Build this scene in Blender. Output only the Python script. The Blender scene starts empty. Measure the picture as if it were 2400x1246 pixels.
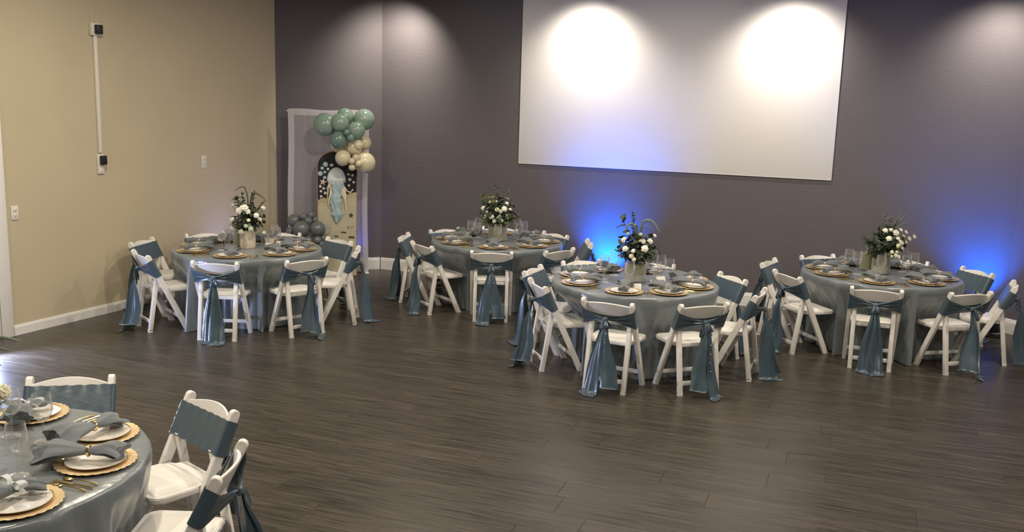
import bpy, bmesh, math, random
from math import sin, cos, pi, sqrt, radians, atan2, hypot, exp
from mathutils import Vector, Matrix

# ------------------------------------------------------------------ camera, world, exposure
scene = bpy.context.scene
COL = scene.collection
CAM_F, CAM_PITCH, CAM_ROLL, CAM_H = 2166.6, 0.1762, 0.0304, 2.38     # pixels of 2400, radians, radians, metres
cam_data = bpy.data.cameras.new('camera')
cam_data.sensor_width = 36.0
cam_data.lens = 36.0 * CAM_F / 2400.0
cam = bpy.data.objects.new('camera', cam_data)
COL.objects.link(cam)
_f = Vector((0, cos(CAM_PITCH), -sin(CAM_PITCH)))
_x = Vector((1, 0, 0))
_u = _x.cross(_f)
_r = _x * cos(CAM_ROLL) + _u * sin(CAM_ROLL)
_u = -_x * sin(CAM_ROLL) + _u * cos(CAM_ROLL)
_m = Matrix((_r, _u, -_f)).transposed().to_4x4()
_m.translation = Vector((0, 0, CAM_H))
cam.matrix_world = _m
scene.camera = cam

world = bpy.data.worlds.new('world')
scene.world = world
world.use_nodes = True
world.node_tree.nodes['Background'].inputs[0].default_value = (1.0, 0.92, 0.80, 1)
world.node_tree.nodes['Background'].inputs[1].default_value = 0.05

vs = scene.view_settings
vs.view_transform = 'Standard'
vs.look = 'None'
vs.gamma = 1.0
vs.use_curve_mapping = False
vs.exposure = 0.0

# lamp strengths (the lamps themselves are built further down)
WASH_W = 150.0          # wall washers over the back wall
ROOM_W = 60.0           # general ceiling downlights
BLUE_W = 760.0          # LED uplights
WARM = (1.0, 0.88, 0.72)
WASHC = (1.0, 0.89, 0.75)
BLUE = (0.0, 0.135, 1.0)

# ------------------------------------------------------------------ helpers
class MB:
    """collects geometry; build() links it as one mesh object"""
    def __init__(self):
        self.v = []; self.f = []
    def add(self, vs_, fs_):
        o = len(self.v)
        self.v += [tuple(p) for p in vs_]
        self.f += [tuple(i + o for i in q) for q in fs_]
        return self
    def box(self, c, s, M=None):
        cx, cy, cz = c; a, b, d = s[0] / 2, s[1] / 2, s[2] / 2
        P = [(cx + i * a, cy + j * b, cz + k * d) for k in (-1, 1) for j in (-1, 1) for i in (-1, 1)]
        if M is not None: P = [M @ Vector(p) for p in P]
        return self.add(P, [(0, 2, 3, 1), (4, 5, 7, 6), (0, 1, 5, 4), (2, 6, 7, 3), (0, 4, 6, 2), (1, 3, 7, 5)])
    def rbox(self, c, s, r=0.004, M=None, seg=2):
        bm = bmesh.new()
        bmesh.ops.create_cube(bm, size=1.0)
        for v in bm.verts: v.co = Vector((c[0] + v.co.x * s[0], c[1] + v.co.y * s[1], c[2] + v.co.z * s[2]))
        bmesh.ops.bevel(bm, geom=list(bm.edges), offset=r, segments=seg, affect='EDGES', profile=0.5)
        return self.frombm(bm, M)
    def frombm(self, bm, M=None):
        bm.verts.index_update()
        self.add([(M @ v.co if M is not None else v.co) for v in bm.verts], [[v.index for v in f.verts] for f in bm.faces])
        bm.free(); return self
    def bar(self, a, b, wx, wd, r=0.004, up=(1, 0, 0)):
        """bevelled bar from a to b; wx along 'up' direction, wd across"""
        a = Vector(a); b = Vector(b); d = (b - a); L = d.length; d.normalize()
        x = Vector(up); x = (x - d * x.dot(d)).normalized(); y = d.cross(x)
        M = Matrix((x, y, d)).transposed().to_4x4(); M.translation = (a + b) / 2
        return self.rbox((0, 0, 0), (wx, wd, L), r, M)
    def tube(self, pts, rad, seg=8, caps=True):
        pts = [Vector(p) for p in pts]; n = len(pts)
        R = rad if callable(rad) else (lambda t: rad)
        rings = []; ref = Vector((0.31, 0.52, 0.79))
        for i, p in enumerate(pts):
            d = (pts[min(i + 1, n - 1)] - pts[max(i - 1, 0)]).normalized()
            if abs(d.dot(ref)) > 0.97: ref = Vector((0.9, -0.3, 0.1))
            x = (ref - d * ref.dot(d)).normalized(); y = d.cross(x); ref = x
            r = R(i / (n - 1)); rings.append([p + (x * cos(2 * pi * k / seg) + y * sin(2 * pi * k / seg)) * r for k in range(seg)])
        V = [q for rr in rings for q in rr]
        F = [(i * seg + k, i * seg + (k + 1) % seg, (i + 1) * seg + (k + 1) % seg, (i + 1) * seg + k) for i in range(n - 1) for k in range(seg)]
        if caps: F += [tuple(reversed(range(seg))), tuple((n - 1) * seg + k for k in range(seg))]
        return self.add(V, F)
    def lathe(self, prof, seg=24, mod=None, c=(0, 0, 0), closed=False):
        V = []; F = []; n = len(prof)
        for i, (r, z) in enumerate(prof):
            for k in range(seg):
                a = 2 * pi * k / seg; rr = r * (mod(a, i) if mod else 1)
                V.append((c[0] + rr * cos(a), c[1] + rr * sin(a), c[2] + z))
        for i in range(n - 1):
            for k in range(seg):
                F.append((i * seg + k, i * seg + (k + 1) % seg, (i + 1) * seg + (k + 1) % seg, (i + 1) * seg + k))
        if closed:
            F += [((n - 1) * seg + k, (n - 1) * seg + (k + 1) % seg, (k + 1) % seg, k) for k in range(seg)]
            return self.add(V, F)
        if prof[0][0] > 1e-6: F.append(tuple(reversed(range(seg))))
        if prof[-1][0] > 1e-6: F.append(tuple((n - 1) * seg + k for k in range(seg)))
        return self.add(V, F)
    def ball(self, c, r, seg=16, rings=10, sc=(1, 1, 1)):
        V = [(c[0], c[1], c[2] - r * sc[2])]; F = []
        for i in range(1, rings):
            t = -pi / 2 + pi * i / rings
            for k in range(seg):
                a = 2 * pi * k / seg
                V.append((c[0] + r * sc[0] * cos(t) * cos(a), c[1] + r * sc[1] * cos(t) * sin(a), c[2] + r * sc[2] * sin(t)))
        V.append((c[0], c[1], c[2] + r * sc[2])); e = len(V) - 1
        for k in range(seg):
            F.append((0, 1 + (k + 1) % seg, 1 + k)); F.append((e, e - seg + k, e - seg + (k + 1) % seg))
        for i in range(rings - 2):
            for k in range(seg):
                F.append((1 + i * seg + k, 1 + i * seg + (k + 1) % seg, 1 + (i + 1) * seg + (k + 1) % seg, 1 + (i + 1) * seg + k))
        return self.add(V, F)
    def grid(self, fn, nu, nv, wrap=False):
        V = [fn(i, j) for i in range(nu) for j in range(nv)]; F = []
        for i in range(nu if wrap else nu - 1):
            for j in range(nv - 1):
                a = i * nv + j; b = ((i + 1) % nu) * nv + j
                F.append((a, b, b + 1, a + 1))
        return self.add(V, F)
    def prism(self, poly, z0, z1, fn=None):
        """poly in 2D, extruded z0..z1; fn maps (a, b, z) to a point"""
        fn = fn or (lambda a, b, z: (a, b, z)); n = len(poly)
        V = [fn(a, b, z0) for a, b in poly] + [fn(a, b, z1) for a, b in poly]
        F = [tuple(reversed(range(n))), tuple(range(n, 2 * n))] + [(i, (i + 1) % n, n + (i + 1) % n, n + i) for i in range(n)]
        return self.add(V, F)
    def mesh(self, name, mat, smooth=True, angle=40):
        me = bpy.data.meshes.new(name)
        me.from_pydata(self.v, [], self.f)
        bm = bmesh.new(); bm.from_mesh(me); bmesh.ops.recalc_face_normals(bm, faces=bm.faces); bm.to_mesh(me); bm.free()
        me.materials.append(mat)
        if smooth:
            me.polygons.foreach_set('use_smooth', [True] * len(me.polygons))
            try: me.set_sharp_from_angle(angle=radians(angle))
            except Exception: pass
        me.update()
        return me
    def build(self, name, mat, parent=None, smooth=True, angle=40):
        return link(name, self.mesh(name, mat, smooth, angle), parent)

def link(name, data, parent=None, loc=None, rz=None):
    o = bpy.data.objects.new(name, data); COL.objects.link(o)
    if parent is not None: o.parent = parent
    if loc is not None: o.location = loc
    if rz is not None: o.rotation_euler = (0, 0, rz)
    return o
def tag(o, label, cat, group=None, kind=None):
    o['label'] = label; o['category'] = cat
    if group: o['group'] = group
    if kind: o['kind'] = kind
    return o
def thing(name, label, cat, loc=(0, 0, 0), rz=0.0, group=None):
    return tag(link(name, None, None, loc, rz), label, cat, group)
def struct(o, label=None):
    o['kind'] = 'structure'
    if label: o['label'] = label
    return o

# ------------------------------------------------------------------ materials
def mat(name, base, rough=0.5, metal=0.0, spec=0.5, var=0.0, vscale=8.0, bump=0.0, bscale=80.0, stretch=(1, 1, 1), sheen=0.0, sub=0.0, coat=0.0):
    m = bpy.data.materials.new(name); m.use_nodes = True
    N = m.node_tree.nodes; Lk = m.node_tree.links; b = N['Principled BSDF']
    b.inputs['Base Color'].default_value = (*base, 1); b.inputs['Roughness'].default_value = rough
    b.inputs['Metallic'].default_value = metal; b.inputs['Specular IOR Level'].default_value = spec
    if sheen: b.inputs['Sheen Weight'].default_value = sheen; b.inputs['Sheen Roughness'].default_value = 0.4
    if sub: b.inputs['Subsurface Weight'].default_value = sub; b.inputs['Subsurface Radius'].default_value = (0.02, 0.02, 0.02)
    if coat: b.inputs['Coat Weight'].default_value = coat; b.inputs['Coat Roughness'].default_value = 0.08
    if var or bump:
        tc = N.new('ShaderNodeTexCoord'); mp = N.new('ShaderNodeMapping'); mp.inputs['Scale'].default_value = stretch
        Lk.new(tc.outputs['Object'], mp.inputs['Vector'])
    if var:
        no = N.new('ShaderNodeTexNoise'); no.inputs['Scale'].default_value = vscale; no.inputs['Detail'].default_value = 5
        Lk.new(mp.outputs['Vector'], no.inputs['Vector'])
        mx = N.new('ShaderNodeMix'); mx.data_type = 'RGBA'
        mx.inputs['A'].default_value = (*[c * (1 - var) for c in base], 1); mx.inputs['B'].default_value = (*[min(1, c * (1 + var)) for c in base], 1)
        Lk.new(no.outputs['Fac'], mx.inputs['Factor']); Lk.new(mx.outputs['Result'], b.inputs['Base Color'])
    if bump:
        n2 = N.new('ShaderNodeTexNoise'); n2.inputs['Scale'].default_value = bscale; n2.inputs['Detail'].default_value = 4
        Lk.new(mp.outputs['Vector'], n2.inputs['Vector'])
        bp = N.new('ShaderNodeBump'); bp.inputs['Strength'].default_value = bump; bp.inputs['Distance'].default_value = 0.02 if bscale < 20 else 0.01
        Lk.new(n2.outputs['Fac'], bp.inputs['Height']); Lk.new(bp.outputs['Normal'], b.inputs['Normal'])
    return m

def emit(name, col, st):
    m = bpy.data.materials.new(name); m.use_nodes = True
    b = m.node_tree.nodes['Principled BSDF']
    b.inputs['Base Color'].default_value = (*col, 1)
    b.inputs['Emission Color'].default_value = (*col, 1); b.inputs['Emission Strength'].default_value = st
    return m

def thin(name, col, ior=1.45, rough=0.02, body=0.0, bodycol=(1, 1, 1), edge=0.0):
    """clear thin glass: see-through with Fresnel reflections, optionally a veil of diffuse body"""
    m = bpy.data.materials.new(name); m.use_nodes = True
    N = m.node_tree.nodes; Lk = m.node_tree.links; out = N['Material Output']; N.remove(N['Principled BSDF'])
    tr = N.new('ShaderNodeBsdfTransparent'); tr.inputs[0].default_value = (*col, 1)
    gl = N.new('ShaderNodeBsdfGlossy'); gl.inputs['Roughness'].default_value = rough
    lw = N.new('ShaderNodeLayerWeight'); lw.inputs['Blend'].default_value = 0.5
    pw = N.new('ShaderNodeMath'); pw.operation = 'POWER'; pw.inputs[1].default_value = 2.4; Lk.new(lw.outputs['Facing'], pw.inputs[0])
    fr = N.new('ShaderNodeMapRange'); f0 = ((ior - 1) / (ior + 1)) ** 2; fr.inputs['To Min'].default_value = f0; fr.inputs['To Max'].default_value = 0.92; Lk.new(pw.outputs[0], fr.inputs['Value'])
    mx = N.new('ShaderNodeMixShader'); Lk.new(fr.outputs[0], mx.inputs[0])
    if body:
        df = N.new('ShaderNodeBsdfDiffuse'); df.inputs[0].default_value = (*bodycol, 1)
        m2 = N.new('ShaderNodeMixShader'); m2.inputs[0].default_value = body
        Lk.new(tr.outputs[0], m2.inputs[1]); Lk.new(df.outputs[0], m2.inputs[2]); Lk.new(m2.outputs[0], mx.inputs[1])
    else: Lk.new(tr.outputs[0], mx.inputs[1])
    d2 = N.new('ShaderNodeBsdfDiffuse'); d2.inputs[0].default_value = (0.9, 0.9, 0.9, 1)  # white diffuse at grazing angles paints in the bright refracted rims
    m4 = N.new('ShaderNodeMixShader'); m4.inputs[0].default_value = edge; Lk.new(gl.outputs[0], m4.inputs[1]); Lk.new(d2.outputs[0], m4.inputs[2])
    Lk.new(m4.outputs[0], mx.inputs[2]); Lk.new(mx.outputs[0], out.inputs[0])
    return m

def sheer(name, col, opac):
    m = bpy.data.materials.new(name); m.use_nodes = True
    N = m.node_tree.nodes; Lk = m.node_tree.links; out = N['Material Output']; N.remove(N['Principled BSDF'])
    tr = N.new('ShaderNodeBsdfTransparent')
    df = N.new('ShaderNodeBsdfDiffuse'); df.inputs[0].default_value = (*col, 1)
    tl = N.new('ShaderNodeBsdfTranslucent'); tl.inputs[0].default_value = (*col, 1)
    a = N.new('ShaderNodeMixShader'); a.inputs[0].default_value = 0.35
    Lk.new(df.outputs[0], a.inputs[1]); Lk.new(tl.outputs[0], a.inputs[2])
    tc = N.new('ShaderNodeTexCoord'); no = N.new('ShaderNodeTexNoise'); no.inputs['Scale'].default_value = 60
    Lk.new(tc.outputs['Object'], no.inputs['Vector'])
    mr = N.new('ShaderNodeMapRange'); mr.inputs['To Min'].default_value = opac - 0.08; mr.inputs['To Max'].default_value = opac + 0.08
    Lk.new(no.outputs['Fac'], mr.inputs['Value'])
    x = N.new('ShaderNodeMixShader'); Lk.new(mr.outputs[0], x.inputs[0])
    Lk.new(tr.outputs[0], x.inputs[1]); Lk.new(a.outputs[0], x.inputs[2]); Lk.new(x.outputs[0], out.inputs[0])
    return m

def wall_mat(name, base, rough, weave, spec=0.3):
    m = mat(name, base, rough, spec=spec, var=0.06, vscale=1.7)
    N = m.node_tree.nodes; Lk = m.node_tree.links; b = N['Principled BSDF']
    tc = N.new('ShaderNodeTexCoord')
    bp = N.new('ShaderNodeBump'); bp.inputs['Strength'].default_value = 0.35 if weave else 0.12; bp.inputs['Distance'].default_value = 0.006
    ns = []
    for st in ((60, 60, 9), (9, 9, 60)) if weave else ((60, 60, 60),):
        mp = N.new('ShaderNodeMapping'); mp.inputs['Scale'].default_value = st
        Lk.new(tc.outputs['Object'], mp.inputs['Vector'])
        n = N.new('ShaderNodeTexNoise'); n.inputs['Scale'].default_value = 1.0; n.inputs['Detail'].default_value = 3
        Lk.new(mp.outputs['Vector'], n.inputs['Vector']); ns.append(n)
    if len(ns) == 2:
        ad = N.new('ShaderNodeMath'); ad.operation = 'ADD'
        Lk.new(ns[0].outputs['Fac'], ad.inputs[0]); Lk.new(ns[1].outputs['Fac'], ad.inputs[1]); Lk.new(ad.outputs[0], bp.inputs['Height'])
    else: Lk.new(ns[0].outputs['Fac'], bp.inputs['Height'])
    Lk.new(bp.outputs['Normal'], b.inputs['Normal'])
    return m

def floor_mat(name):
    """dark brown vinyl plank: grain stretched along the plank, each plank its own tone"""
    m = bpy.data.materials.new(name); m.use_nodes = True
    N = m.node_tree.nodes; Lk = m.node_tree.links; b = N['Principled BSDF']
    tc = N.new('ShaderNodeTexCoord'); oi = N.new('ShaderNodeObjectInfo')
    sc = N.new('ShaderNodeVectorMath'); sc.operation = 'SCALE'; sc.inputs[0].default_value = (37.0, 91.0, 13.0); Lk.new(oi.outputs['Random'], sc.inputs['Scale'])
    ad = N.new('ShaderNodeVectorMath'); ad.operation = 'ADD'; Lk.new(tc.outputs['Object'], ad.inputs[0]); Lk.new(sc.outputs[0], ad.inputs[1])
    mp = N.new('ShaderNodeMapping'); mp.inputs['Scale'].default_value = (1.8, 38.0, 1.0); Lk.new(ad.outputs[0], mp.inputs['Vector'])
    n1 = N.new('ShaderNodeTexNoise'); n1.inputs['Scale'].default_value = 1.6; n1.inputs['Detail'].default_value = 7; n1.inputs['Roughness'].default_value = 0.65
    n1.inputs['Distortion'].default_value = 0.6
    Lk.new(mp.outputs['Vector'], n1.inputs['Vector'])
    mp2 = N.new('ShaderNodeMapping'); mp2.inputs['Scale'].default_value = (0.8, 2.6, 1.0); Lk.new(ad.outputs[0], mp2.inputs['Vector'])
    n2 = N.new('ShaderNodeTexNoise'); n2.inputs['Scale'].default_value = 1.3; n2.inputs['Detail'].default_value = 3; Lk.new(mp2.outputs['Vector'], n2.inputs['Vector'])
    cr = N.new('ShaderNodeValToRGB'); e = cr.color_ramp.elements
    e[0].position = 0.30; e[0].color = (0.0120, 0.0100, 0.0075, 1); e[1].position = 0.68; e[1].color = (0.082, 0.069, 0.052, 1)
    Lk.new(n1.outputs['Fac'], cr.inputs['Fac'])
    hs = N.new('ShaderNodeHueSaturation'); Lk.new(cr.outputs['Color'], hs.inputs['Color'])
    mr = N.new('ShaderNodeMapRange'); mr.inputs['To Min'].default_value = 0.90; mr.inputs['To Max'].default_value = 1.10; Lk.new(oi.outputs['Random'], mr.inputs['Value'])
    mu = N.new('ShaderNodeMath'); mu.operation = 'MULTIPLY'
    m3 = N.new('ShaderNodeMapRange'); m3.inputs['To Min'].default_value = 0.72; m3.inputs['To Max'].default_value = 1.28; Lk.new(n2.outputs['Fac'], m3.inputs['Value'])
    Lk.new(mr.outputs[0], mu.inputs[0]); Lk.new(m3.outputs[0], mu.inputs[1]); Lk.new(mu.outputs[0], hs.inputs['Value'])
    Lk.new(hs.outputs['Color'], b.inputs['Base Color'])
    rr = N.new('ShaderNodeMapRange'); rr.inputs['To Min'].default_value = 0.22; rr.inputs['To Max'].default_value = 0.42; Lk.new(n1.outputs['Fac'], rr.inputs['Value']); Lk.new(rr.outputs[0], b.inputs['Roughness'])
    b.inputs['Specular IOR Level'].default_value = 0.42
    bp = N.new('ShaderNodeBump'); bp.inputs['Strength'].default_value = 0.18; bp.inputs['Distance'].default_value = 0.004
    Lk.new(n1.outputs['Fac'], bp.inputs['Height']); Lk.new(bp.outputs['Normal'], b.inputs['Normal'])
    return m

M = {}
M['beige'] = wall_mat('beige_paint', (0.535, 0.468, 0.328), 0.75, False)
M['dark'] = wall_mat('charcoal_wallcovering', (0.120, 0.109, 0.118), 0.62, True)
M['ceil'] = mat('ceiling_paint', (0.26, 0.25, 0.24), 0.9)
M['trim'] = mat('white_trim_paint', (0.78, 0.77, 0.74), 0.42, var=0.03, vscale=3)
M['screen'] = mat('matte_white_screen', (0.74, 0.73, 0.74), 0.85, spec=0.1, var=0.012, vscale=2.0, bump=0.05, bscale=200)
M['floor'] = floor_mat('dark_vinyl_plank')
M['resin'] = mat('white_resin', (0.80, 0.78, 0.74), 0.42, var=0.02, vscale=5)
M['pad'] = mat('ivory_vinyl', (0.82, 0.80, 0.74), 0.38, bump=0.06, bscale=160)
M['cloth'] = mat('grey_blue_satin_cloth', (0.172, 0.198, 0.209), 0.27, spec=0.7, var=0.07, vscale=4, bump=0.30, bscale=9, stretch=(1, 1, 0.16), sheen=0.15)
M['sash'] = mat('dusty_blue_satin', (0.060, 0.097, 0.127), 0.28, spec=0.8, var=0.12, vscale=9, bump=0.08, bscale=30, sheen=0.1)
M['napkin'] = mat('slate_linen', (0.140, 0.160, 0.172), 0.75, var=0.10, vscale=20, bump=0.15, bscale=180, sheen=0.2)
M['tulle'] = mat('pale_ribbon', (0.50, 0.54, 0.54), 0.5)
M['gold'] = mat('polished_gold', (0.86, 0.63, 0.27), 0.22, metal=1.0)
M['goldleaf'] = mat('gold_charger', (0.80, 0.62, 0.36), 0.38, metal=0.65, var=0.12, vscale=25)
M['china'] = mat('white_china', (0.84, 0.81, 0.75), 0.16, coat=0.4)
M['glass'] = thin('clear_glass', (0.99, 0.99, 0.99), 1.65, 0.05, edge=0.45)
M['water'] = thin('water', (0.93, 0.95, 0.95), 1.33, 0.0)
M['card'] = mat('ivory_card', (0.82, 0.80, 0.74), 0.7)
M['wax'] = mat('ivory_wax', (0.85, 0.80, 0.70), 0.5, sub=0.2)
M['petal'] = mat('white_petal', (0.86, 0.84, 0.74), 0.6, var=0.06, vscale=30, sub=0.1)
M['petal2'] = mat('cream_petal', (0.80, 0.77, 0.58), 0.6, var=0.06, vscale=30, sub=0.1)
M['palegreen'] = mat('pale_green_petal', (0.45, 0.52, 0.38), 0.6, var=0.12, vscale=30)
M['leafdark'] = mat('dark_leaf', (0.036, 0.056, 0.030), 0.5, var=0.35, vscale=25)
M['leafsage'] = mat('sage_leaf', (0.155, 0.195, 0.140), 0.55, var=0.25, vscale=25)
M['leafolive'] = mat('olive_leaf', (0.13, 0.15, 0.055), 0.5, var=0.3, vscale=25)
M['stem'] = mat('stem_green', (0.07, 0.085, 0.045), 0.6)
M['birch'] = mat('birch_bark_vase', (0.62, 0.55, 0.42), 0.6, var=0.35, vscale=26, bump=0.3, bscale=40)
M['moss'] = mat('moss_filling', (0.27, 0.27, 0.12), 0.8, var=0.35, vscale=40, bump=0.4, bscale=60)
M['mossgrey'] = mat('pale_moss_filling', (0.30, 0.30, 0.185), 0.8, var=0.3, vscale=22, bump=0.4, bscale=50)
M['beads'] = mat('pale_gel_beads', (0.50, 0.50, 0.44), 0.35, var=0.2, vscale=60, bump=0.4, bscale=90)
M['pole'] = mat('white_metal_pole', (0.75, 0.74, 0.73), 0.35)
M['voile'] = sheer('white_voile', (0.66, 0.64, 0.66), 0.58)
M['voile2'] = sheer('white_voile_doubled', (0.74, 0.72, 0.74), 0.78)
M['boardnavy'] = mat('navy_board_paint', (0.010, 0.012, 0.018), 0.5)
M['boardcream'] = mat('cream_board_print', (0.56, 0.52, 0.37), 0.55, var=0.16, vscale=5, stretch=(1, 1, 2.5))
M['boardedge'] = mat('copper_edge', (0.52, 0.33, 0.18), 0.35, metal=0.5)
M['torngold'] = mat('torn_gilt_paper', (0.62, 0.53, 0.33), 0.5, var=0.3, vscale=60)
M['jelly'] = mat('jellyfish_bell', (0.74, 0.82, 0.82), 0.35, var=0.10, vscale=9)
M['jellyblue'] = mat('jellyfish_ruffle_blue', (0.46, 0.62, 0.70), 0.5, var=0.35, vscale=14, bump=0.4, bscale=40)
M['jellycream'] = mat('jellyfish_ribbon_cream', (0.80, 0.70, 0.52), 0.5, var=0.12, vscale=20)
M['bubbleblue'] = mat('bubble_blue', (0.42, 0.60, 0.68), 0.5)
M['bubblewhite'] = mat('bubble_white', (0.72, 0.70, 0.66), 0.5)
M['starpink'] = mat('starfish_blush', (0.72, 0.58, 0.48), 0.6, var=0.1, vscale=40)
M['ink'] = mat('dark_ink', (0.05, 0.055, 0.045), 0.7, var=0.4, vscale=60)
M['mint'] = mat('mint_latex', (0.255, 0.365, 0.300), 0.20, spec=0.6)
M['mint2'] = mat('deep_mint_latex', (0.165, 0.265, 0.222), 0.20, spec=0.6)
M['cream'] = mat('cream_latex', (0.72, 0.66, 0.46), 0.24, spec=0.6)
M['slate'] = mat('slate_blue_latex', (0.150, 0.168, 0.175), 0.20, spec=0.6)
M['clearlatex'] = thin('clear_latex', (0.9, 0.9, 0.88), 1.45, 0.05, 0.25, (0.7, 0.7, 0.66))
M['black'] = mat('black_plastic', (0.008, 0.008, 0.010), 0.45)
M['plate'] = mat('white_plastic', (0.74, 0.71, 0.64), 0.45)
M['slot'] = mat('outlet_slot', (0.20, 0.18, 0.15), 0.6)
M['wood'] = mat('plywood_table', (0.45, 0.33, 0.20), 0.6, var=0.2, vscale=8)
M['metal'] = mat('grey_steel', (0.35, 0.35, 0.36), 0.4, metal=0.8)
M['lamp'] = emit('lamp_lens', (1.0, 0.88, 0.70), 14.0)
M['doorglow'] = emit('added_glow_glass', (0.62, 0.74, 1.0), 2.5)  # made-up glow in the door's glass, supplies bluish glare on the floor
M['led'] = emit('led_lens', (0.03, 0.25, 1.0), 12.0)

# ------------------------------------------------------------------ the room
L0 = Vector((-4.81, 8.666)); L1 = Vector((-3.185, 12.383)); N1 = Vector((-1.846, 12.82)); RC = Vector((5.515, 10.110))
ld = (L1 - L0).normalized(); nd = (N1 - L1).normalized(); bd = (RC - N1).normalized()
rd = Vector((0.437, -0.900)).normalized()
LA = L0 - ld * 11.8                # left wall runs back past the camera
RA = RC + rd * 13.6
CEIL = 3.92
ROOM = [LA, L1, N1, RC, RA]
def inward(d): return Vector((d.y, -d.x))        # room side for walls walked left to right
def wall(name, a, b, m, h=CEIL, t=0.12):
    d = (b - a); n = inward(d.normalized()); a2 = a - n * t; b2 = b - n * t
    mb = MB().prism([(a.x, a.y), (b.x, b.y), (b2.x, b2.y), (a2.x, a2.y)], 0, h)
    return struct(mb.build(name, m, smooth=False))
wall('wall_left', LA, L1, M['beige'])
wall('wall_corner', L1, N1, M['dark'])
wall('wall_back', N1, RC, M['dark'])
wall('wall_right', RC, RA, M['dark'])
wall('wall_rear', RA, LA, M['dark'])
struct(MB().prism([tuple(p) for p in ROOM], CEIL, CEIL + 0.1).build('ceiling', M['ceil'], smooth=False))
floor = struct(MB().prism([tuple(p) for p in ROOM], -0.12, -0.004).build('floor', M['floor'], smooth=False))

# planks: each one an object; laid along the back wall
def clip_poly(poly, a, n):
    out = []
    for i in range(len(poly)):
        p, q = poly[i], poly[(i + 1) % len(poly)]
        dp, dq = (p - a).dot(n), (q - a).dot(n)
        if dp >= 0: out.append(p)
        if (dp >= 0) != (dq >= 0): out.append(p + (q - p) * (dp / (dp - dq)))
    return out
def pix(P):
    v = Vector(P) - Vector((0, 0, CAM_H)); z = v.dot(_f)
    if z < 0.3: return None
    return 1200 + CAM_F * v.dot(_r) / z, 623 - CAM_F * v.dot(_u) / z
def shows(P, mg=90):
    q = pix(P); return q is not None and -mg < q[0] < 2400 + mg and -mg < q[1] < 1246 + mg
PW, PL, GAP = 0.232, 1.53, 0.0013
e1 = bd; e2 = Vector((-bd.y, bd.x)); th = atan2(e1.y, e1.x)
rng = random.Random(5)
def plank_mesh(poly):
    c = 0.0009; V = [(p.x, p.y, -0.004) for p in poly]; n = len(poly)
    cen = sum(poly, Vector((0, 0))) / n
    V += [(p.x, p.y, -c) for p in poly]
    V += [(p.x + (c if p.x < cen.x else -c), p.y + (c if p.y < cen.y else -c), 0.0) for p in poly]
    F = [tuple(range(2 * n, 3 * n))] + [(k * n + i, k * n + (i + 1) % n, (k + 1) * n + (i + 1) % n, (k + 1) * n + i) for k in (0, 1) for i in range(n)]
    return MB().add(V, F).mesh('plank', M['floor'], smooth=False)
full = [Vector((0, 0)), Vector((PL - GAP, 0)), Vector((PL - GAP, PW - GAP)), Vector((0, PW - GAP))]
full_me = plank_mesh(full)
planks = []
for r in range(-40, 42):
    off = rng.uniform(0, PL)
    for c in range(-9, 10):
        o = N1 + e1 * (c * PL + off) + e2 * (-(r + 1) * PW)
        W_ = [o + e1 * p.x + e2 * p.y for p in full]
        mid = o + e1 * PL / 2 + e2 * PW / 2
        pts = W_ + [mid, (W_[0] + W_[1]) / 2, (W_[2] + W_[3]) / 2]
        if not any(shows((p.x, p.y, 0)) for p in pts): continue
        poly = list(W_); cut = False
        for i in range(4):
            a, b = ROOM[i], ROOM[i + 1]; n = inward((b - a).normalized())
            q = clip_poly(poly, a + n * 0.003, n)
            if len(q) != len(poly) or any((x - y).length > 1e-6 for x, y in zip(q, poly)): cut = True
            poly = q
            if len(poly) < 3: break
        if len(poly) < 3: continue
        if cut:
            loc = [Vector(((p - o).dot(e1), (p - o).dot(e2))) for p in poly]
            me = plank_mesh(loc)
        else: me = full_me
        d = hypot(mid.x, mid.y)
        planks.append((d, me, (o.x, o.y, 0.0)))
planks.sort(key=lambda t: t[0])
print('planks', len(planks))
for d, me, loc in planks[:300]:
    link('plank', me, floor, loc, th)
if len(planks) > 300:                       # the farthest rows, joined
    mb = MB()
    for d, me, loc in planks[300:]:
        R = Matrix.Translation(Vector(loc)) @ Matrix.Rotation(th, 4, 'Z')
        mb.add([R @ v.co for v in me.vertices], [tuple(p.vertices) for p in me.polygons])
    mb.build('far_planks', M['floor'], floor, smooth=False)['kind'] = 'stuff'

def baseboard(name, a, b, h, t=0.016):
    d = (b - a).normalized(); n = inward(d); L = (b - a).length
    prof = [(0, 0), (t, 0), (t, h * 0.80), (t * 0.75, h * 0.86), (t * 0.75, h * 0.93), (t * 0.45, h), (0, h)]
    fn = lambda p, q, z: (a.x + d.x * z + n.x * (p + 0.001), a.y + d.y * z + n.y * (p + 0.001), q + 0.0005)
    struct(MB().prism(prof, 0.0, L, fn).build(name, M['trim'], smooth=False))
baseboard('baseboard_left', L0 + ld * 0.012, L1 - ld * 0.002, 0.10)
baseboard('baseboard_corner', L1 + nd * 0.02, N1 - nd * 0.02, 0.165)
baseboard('baseboard_back', N1 + bd * 0.002, RC - bd * 0.01, 0.165)
baseboard('baseboard_right', RC + rd * 0.022, RC + rd * 5.0, 0.165)

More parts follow.
